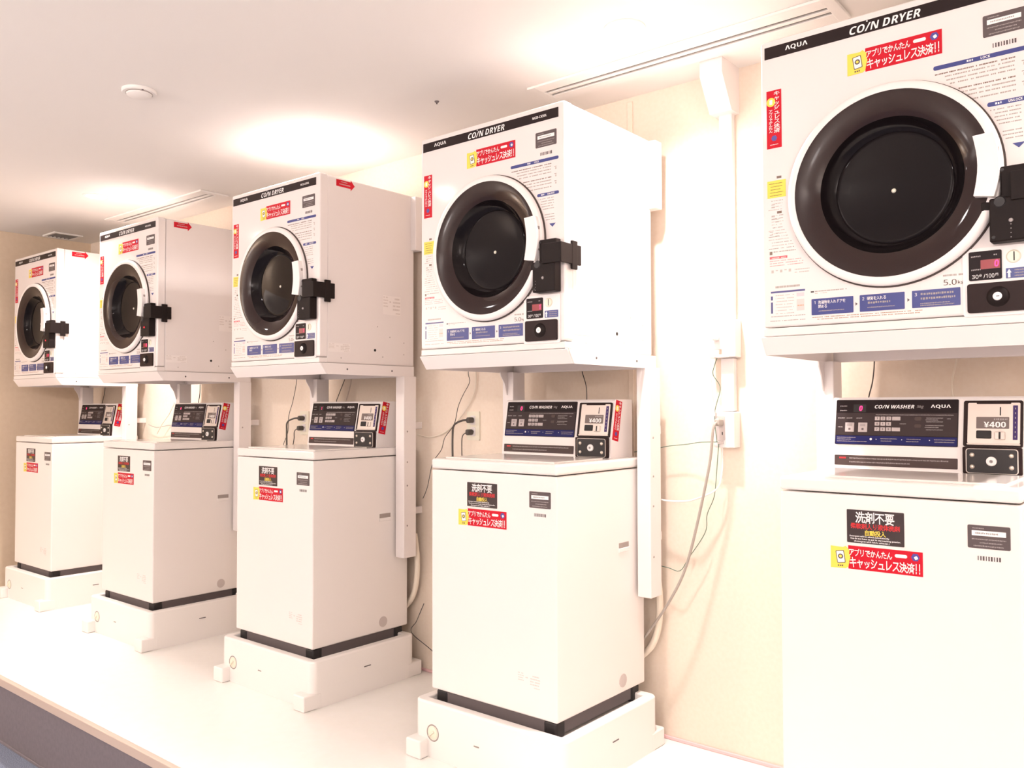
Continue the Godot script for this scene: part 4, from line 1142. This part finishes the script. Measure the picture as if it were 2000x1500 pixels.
# ------------------------------------------------------------------ on the ceiling
func ceiling_fittings() -> void:
	var k := 0
	for q in [[2.935, 1.03, 0.235, "white linear slot vent in the ceiling between the two nearest dryers"], [-0.29, 1.03, 0.222, "white linear slot vent in the ceiling above the two far dryers"]]:
		var t := thing("slot_vent", q[3], "ceiling vent", Vector3(q[0], CEIL, q[2]), "linear slot vents")
		duct(t, 1.01, 0.085)
		for z in [-0.052, 0.0, 0.052]:
			put(t, "blade", rbox(q[1] - 0.02, 0.008, 0.018 if z == 0.0 else 0.056, 0.002), M.ceiling, Vector3(0, -0.004, z * (1.0 if z == 0.0 else 1.02)))
		for s in [-1, 1]:
			put(t, "end_cap", rbox(0.034, 0.009, 0.164, 0.002), M.ceiling, Vector3(s * q[1] / 2, -0.0045, 0))
		k += 1
	var g := thing("ceiling_grille", "small square ceiling grille near the tan end wall", "ceiling vent", Vector3(-1.52, CEIL, 0.25))
	duct(g, 0.15, 0.15)
	for s in [-1, 1]:
		put(g, "frame", rbox(0.018, 0.010, 0.18, 0.003), M.ceiling, Vector3(s * 0.082, -0.005, 0))
		put(g, "frame", rbox(0.15, 0.010, 0.018, 0.003), M.ceiling, Vector3(0, -0.005, s * 0.082))
	for j in 6:
		put(g, "slat", rbox(0.15, 0.012, 0.003, 0.001), M.galvanised, Vector3(0, -0.004, -0.062 + 0.025 * j), Basis(Vector3.RIGHT, 0.6))
	var d := thing("smoke_detector", "round white smoke detector on the open ceiling", "smoke detector", Vector3(1.329, CEIL, 1.177))
	put(d, "base", lathe([[0.058, 0.0], [0.058, -0.008], [0.055, -0.011], [0.0, -0.011]], 40, true), M.ceiling)
	put(d, "sensor", lathe([[0.044, -0.011], [0.041, -0.018], [0.032, -0.022], [0.0, -0.023]], 40, true), M.ceiling)
	put(d, "indicator", lathe([[0.004, -0.011], [0.003, -0.0135], [0.0, -0.014]], 12, true), M.base_grey, Vector3(0.049, 0, 0.012))
	put(d, "vent_gap", lathe([[0.0445, -0.0105], [0.0445, -0.0135], [0.0435, -0.0135]], 40, true), M.recess_grey)
	var s := thing("ceiling_hook", "tiny dark fixing in the ceiling above the second nearest dryer", "hook", Vector3(2.066, CEIL, 0.425))
	put(s, "rose", lathe([[0.009, 0.0], [0.007, -0.004], [0.0, -0.005]], 16, true), M.base_grey)
	put(s, "pin", lathe([[0.003, -0.004], [0.003, -0.010], [0.0, -0.011]], 10, true), M.base_grey)

# ------------------------------------------------------------------ on the back wall
func outlet(at: Vector3, label: String) -> void:
	var t := thing("wall_outlet", label, "outlet", at, "wall outlets behind the washers")
	put(t, "cover", plate(0.070, 0.120, 0.006, 0.005), M.cream)
	for y in [0.024, -0.024]:
		var s := put(t, "socket", plate(0.026, 0.038, 0.003, 0.006), M.plastic_white, Vector3(0, y, 0.0055))
		for x in [-0.006, 0.006]:
			put(s, "pin_slot", plate(0.002, 0.008, 0.0005, 0.0005), M.slot_dark, Vector3(x, 0, 0.0028))

func wall_fittings() -> void:
	outlet(Vector3(1.866, 1.072, 0), "cream double wall outlet left of the second washer from the right")
	outlet(Vector3(0.720, 1.072, 0), "cream double wall outlet left of the middle washer")
	var c := thing("cable_duct", "white cable duct running down the wall beside the nearest dryer", "cable duct", Vector3(3.015, 1.13, 0))
	put(c, "cover", rbox(0.046, 0.76, 0.028, 0.004), M.plastic_white, Vector3(0, 0.69, 0.014))
	put(c, "cover", rbox(0.046, 0.176, 0.028, 0.004), M.plastic_white, Vector3(0, 0.0935, 0.014))
	var hd := extrude(PackedVector2Array([Vector2(0, 0), Vector2(0.13, 0), Vector2(0.13, -0.05), Vector2(0.060, -0.155), Vector2(0, -0.155)]), 0.078)
	put(c, "ceiling_boot", hd, M.plastic_white, Vector3(0.039, CEIL - 1.13, 0), Basis(Vector3.UP, -PI / 2), "white flared boot at the ceiling")
	var u := thing("surface_outlet", "white surface outlet box on the cable duct, the upper one", "outlet", Vector3(3.010, 1.375, 0), "surface outlet boxes on the duct")
	put(u, "box", rbox(0.048, 0.125, 0.050, 0.004), M.plastic_white, Vector3(0.020, 0.0, 0.025))
	put(u, "face", rbox(0.036, 0.07, 0.040, 0.003), M.plastic_white, Vector3(-0.020, 0.0, 0.020))
	put(u, "shelf", rbox(0.075, 0.010, 0.055, 0.002), M.plastic_white, Vector3(-0.014, -0.058, 0.0275))
	var l := thing("surface_outlet", "white surface outlet box on the cable duct, the lower one", "outlet", Vector3(3.012, 1.075, 0), "surface outlet boxes on the duct")
	put(l, "box", rbox(0.072, 0.118, 0.050, 0.004), M.plastic_white, Vector3(0.0, 0.0, 0.025))
	put(l, "socket", plate(0.030, 0.080, 0.003, 0.004), M.mark_grey, Vector3(-0.010, 0.005, 0.049))
	for y in [0.025, -0.012]:
		put(l, "pin_slot", plate(0.003, 0.010, 0.001, 0.0005), M.slot_dark, Vector3(-0.004, y, 0.0515))
	put(l, "earth_terminal", rbox(0.018, 0.010, 0.008, 0.002), M.mark_grey, Vector3(-0.010, -0.042, 0.053))

func cord(called: String, label: String, category: String, pts: Array, r: float, m: Material, group := "") -> void:
	var v := []
	for q in pts:
		v.append(Vector3(q[0], q[1], q[2]))
	var o := put(self, called, tube(v, r), m)
	tag(o, label, category, group)

func plugged(called: String, label: String, at: Vector3, m: Material, pts: Array, r: float) -> void:
	var t := thing(called, label, "power cord", at, "power cords of the machines")
	put(t, "plug", rbox(0.020, 0.024, 0.034, 0.007), m, Vector3(0, 0, 0.017))
	var v := [Vector3(0, 0, 0.030)]
	for q in pts:
		v.append(Vector3(q[0], q[1], q[2]) - at)
	put(t, "cable", tube(v, r), m)

func cables() -> void:
	# right of the second washer from the right
	plugged("power_cord", "grey power cord sagging from the lower surface outlet to the washer", Vector3(3.004, 1.100, 0.051), M.wire_grey, [[2.995, 1.075, 0.092], [2.973, 0.94, 0.085], [2.897, 0.648, 0.08], [2.829, 0.503, 0.08], [2.733, 0.367, 0.075], [2.70, 0.34, 0.05]], 0.0045)
	plugged("power_cord", "white power cord hanging from the upper surface outlet", Vector3(2.985, 1.380, 0.040), M.wire_white, [[2.980, 1.34, 0.085], [2.980, 1.25, 0.08], [2.982, 1.18, 0.070], [2.984, 1.12, 0.060]], 0.0035)
	cord("earth_wire", "thin green earth wire running left from the lower surface outlet", "wire", [[3.0, 1.035, 0.056], [2.93, 1.032, 0.05], [2.869, 1.023, 0.04], [2.80, 1.015, 0.04], [2.751, 1.004, 0.04], [2.66, 0.99, 0.03]], 0.0014, M.wire_green)
	cord("earth_wire", "thin green wire kinked between the two surface outlets", "wire", [[2.994, 1.322, 0.050], [2.972, 1.265, 0.045], [2.978, 1.245, 0.04], [2.996, 1.209, 0.04], [2.983, 1.13, 0.055], [2.990, 1.035, 0.057]], 0.0014, M.wire_green)
	cord("earth_wire", "thin green wire zigzagging down below the lower surface outlet", "wire", [[2.997, 1.033, 0.056], [2.98, 0.93, 0.04], [2.971, 0.853, 0.04], [2.940, 0.79, 0.03], [2.935, 0.731, 0.035], [2.876, 0.64, 0.04], [2.843, 0.593, 0.04], [2.80, 0.598, 0.04], [2.752, 0.603, 0.04], [2.72, 0.607, 0.035]], 0.0014, M.wire_green)
	cord("white_cable", "white cable looping from the duct behind the second washer from the right", "cable", [[2.996, 1.020, 0.03], [2.998, 0.94, 0.035], [2.981, 0.879, 0.04], [2.92, 0.845, 0.062], [2.868, 0.832, 0.065], [2.80, 0.830, 0.06], [2.754, 0.837, 0.055], [2.72, 0.845, 0.055]], 0.0032, M.wire_white)
	# drain hoses beside the washers
	for i in [2, 3]:
		var x: float = WASHER_X[i]
		cord("drain_hose", ["", "", "cream drain hose behind the middle washer, under its stand post", "cream drain hose behind the second washer from the right, under its stand post"][i], "hose", [[x + 0.285, 0.60, 0.046], [x + 0.298, 0.50, 0.043], [x + 0.292, 0.40, 0.040], [x + 0.262, 0.32, 0.037], [x + 0.20, 0.26, 0.035]], 0.0125, M.hose, "cream drain hoses")
	# left of the second washer from the right
	plugged("power_cord", "black power cord plugged in left of the second washer from the right", Vector3(1.866, 1.096, 0.0085), M.wire_dark, [[1.846, 1.094, 0.055], [1.808, 1.075, 0.06], [1.790, 1.03, 0.05], [1.787, 0.92, 0.045], [1.80, 0.80, 0.04]], 0.0042)
	plugged("power_cord", "thin dark cord in the lower socket left of the second washer from the right", Vector3(1.862, 1.046, 0.0085), M.wire_dark, [[1.846, 1.030, 0.050], [1.838, 0.98, 0.045], [1.836, 0.90, 0.04]], 0.0022)
	cord("earth_wire", "thin dark wire hanging under the second dryer from the right to behind its washer", "wire", [[1.869, 1.32, 0.04], [1.871, 1.285, 0.04], [1.877, 1.253, 0.04], [1.840, 1.20, 0.04], [1.812, 1.151, 0.04], [1.79, 1.08, 0.04], [1.735, 1.02, 0.04], [1.715, 0.97, 0.04], [1.663, 0.909, 0.04], [1.632, 0.809, 0.04], [1.610, 0.765, 0.04], [1.598, 0.755, 0.035]], 0.0016, M.wire_dark)
	cord("earth_wire", "cream wire sagging on the wall left of the second washer from the right", "wire", [[1.885, 1.32, 0.012], [1.880, 1.22, 0.01], [1.82, 1.13, 0.01], [1.72, 1.05, 0.01], [1.62, 1.02, 0.01], [1.54, 1.03, 0.01]], 0.0025, M.hose)
	cord("earth_wire", "thin dark wire dropping behind the console of the second washer from the right", "wire", [[2.442, 1.32, 0.04], [2.444, 1.28, 0.04], [2.462, 1.22, 0.04], [2.463, 1.13, 0.04], [2.46, 1.05, 0.03]], 0.0018, M.wire_dark)
	# middle washer
	plugged("power_cord", "black power cord plugged in left of the middle washer", Vector3(0.720, 1.096, 0.0085), M.wire_dark, [[0.698, 1.094, 0.055], [0.655, 1.075, 0.06], [0.636, 1.03, 0.05], [0.632, 0.92, 0.045], [0.64, 0.80, 0.04]], 0.0042)
	plugged("power_cord", "thin dark cord in the lower socket left of the middle washer", Vector3(0.714, 1.046, 0.0085), M.wire_dark, [[0.700, 1.030, 0.050], [0.690, 0.99, 0.045], [0.665, 0.93, 0.04]], 0.0022)
	cord("earth_wire", "thin dark wire hanging under the middle dryer's left half", "wire", [[0.70, 1.32, 0.04], [0.70, 1.27, 0.04], [0.672, 1.18, 0.04], [0.640, 1.11, 0.04], [0.633, 1.03, 0.04], [0.60, 0.97, 0.04], [0.57, 0.93, 0.03]], 0.0016, M.wire_dark)
	cord("earth_wire", "thin dark wire kinked above the console of the middle washer", "wire", [[1.09, 1.32, 0.04], [1.075, 1.28, 0.04], [1.03, 1.205, 0.04], [1.015, 1.165, 0.04], [1.02, 1.06, 0.03]], 0.0018, M.wire_dark)
	cord("earth_wire", "tan wire beside the dark one above the console of the middle washer", "wire", [[1.115, 1.32, 0.03], [1.108, 1.26, 0.03], [1.08, 1.19, 0.03], [1.06, 1.14, 0.03], [1.05, 1.05, 0.03]], 0.0026, M.trim_tan)
	cord("earth_wire", "thin dark wire lying on the platform behind the middle washer", "wire", [[1.60, 0.30, 0.03], [1.56, 0.22, 0.035], [1.545, 0.17, 0.05], [1.66, 0.10, 0.03], [1.70, 0.04, 0.03], [1.76, 0.004, 0.04]], 0.0018, M.wire_dark)
	# far machines
	cord("earth_wire", "dark wire dropping behind the console of the second far washer", "wire", [[-0.20, 1.32, 0.04], [-0.20, 1.24, 0.04], [-0.215, 1.16, 0.04], [-0.22, 1.05, 0.03]], 0.0022, M.wire_dark)
	cord("earth_wire", "cream wire looping on the wall between the two far washers", "wire", [[-0.45, 1.32, 0.03], [-0.47, 1.22, 0.03], [-0.55, 1.12, 0.03], [-0.64, 1.05, 0.03], [-0.70, 0.99, 0.03]], 0.0030, M.hose)
	cord("earth_wire", "grey wire running level on the wall between the two far washers", "wire", [[-0.80, 1.045, 0.03], [-0.70, 1.03, 0.03], [-0.55, 1.045, 0.03], [-0.45, 1.04, 0.03]], 0.0022, M.wire_grey)
	cord("earth_wire", "thin dark wire above the console of the far left washer", "wire", [[-1.36, 1.30, 0.04], [-1.37, 1.24, 0.04], [-1.41, 1.15, 0.04], [-1.42, 1.05, 0.03]], 0.0018, M.wire_dark)
	# nearest machine
	cord("earth_wire", "thin dark wire hanging above the console of the nearest washer", "wire", [[3.485, 1.32, 0.04], [3.484, 1.27, 0.04], [3.478, 1.22, 0.04], [3.465, 1.16, 0.04], [3.46, 1.05, 0.03]], 0.0018, M.wire_dark)
	cord("earth_wire", "cream wire hanging above the console of the nearest washer", "wire", [[3.70, 1.32, 0.02], [3.697, 1.27, 0.02], [3.687, 1.22, 0.02], [3.69, 1.15, 0.02], [3.69, 1.05, 0.02]], 0.0028, M.hose)
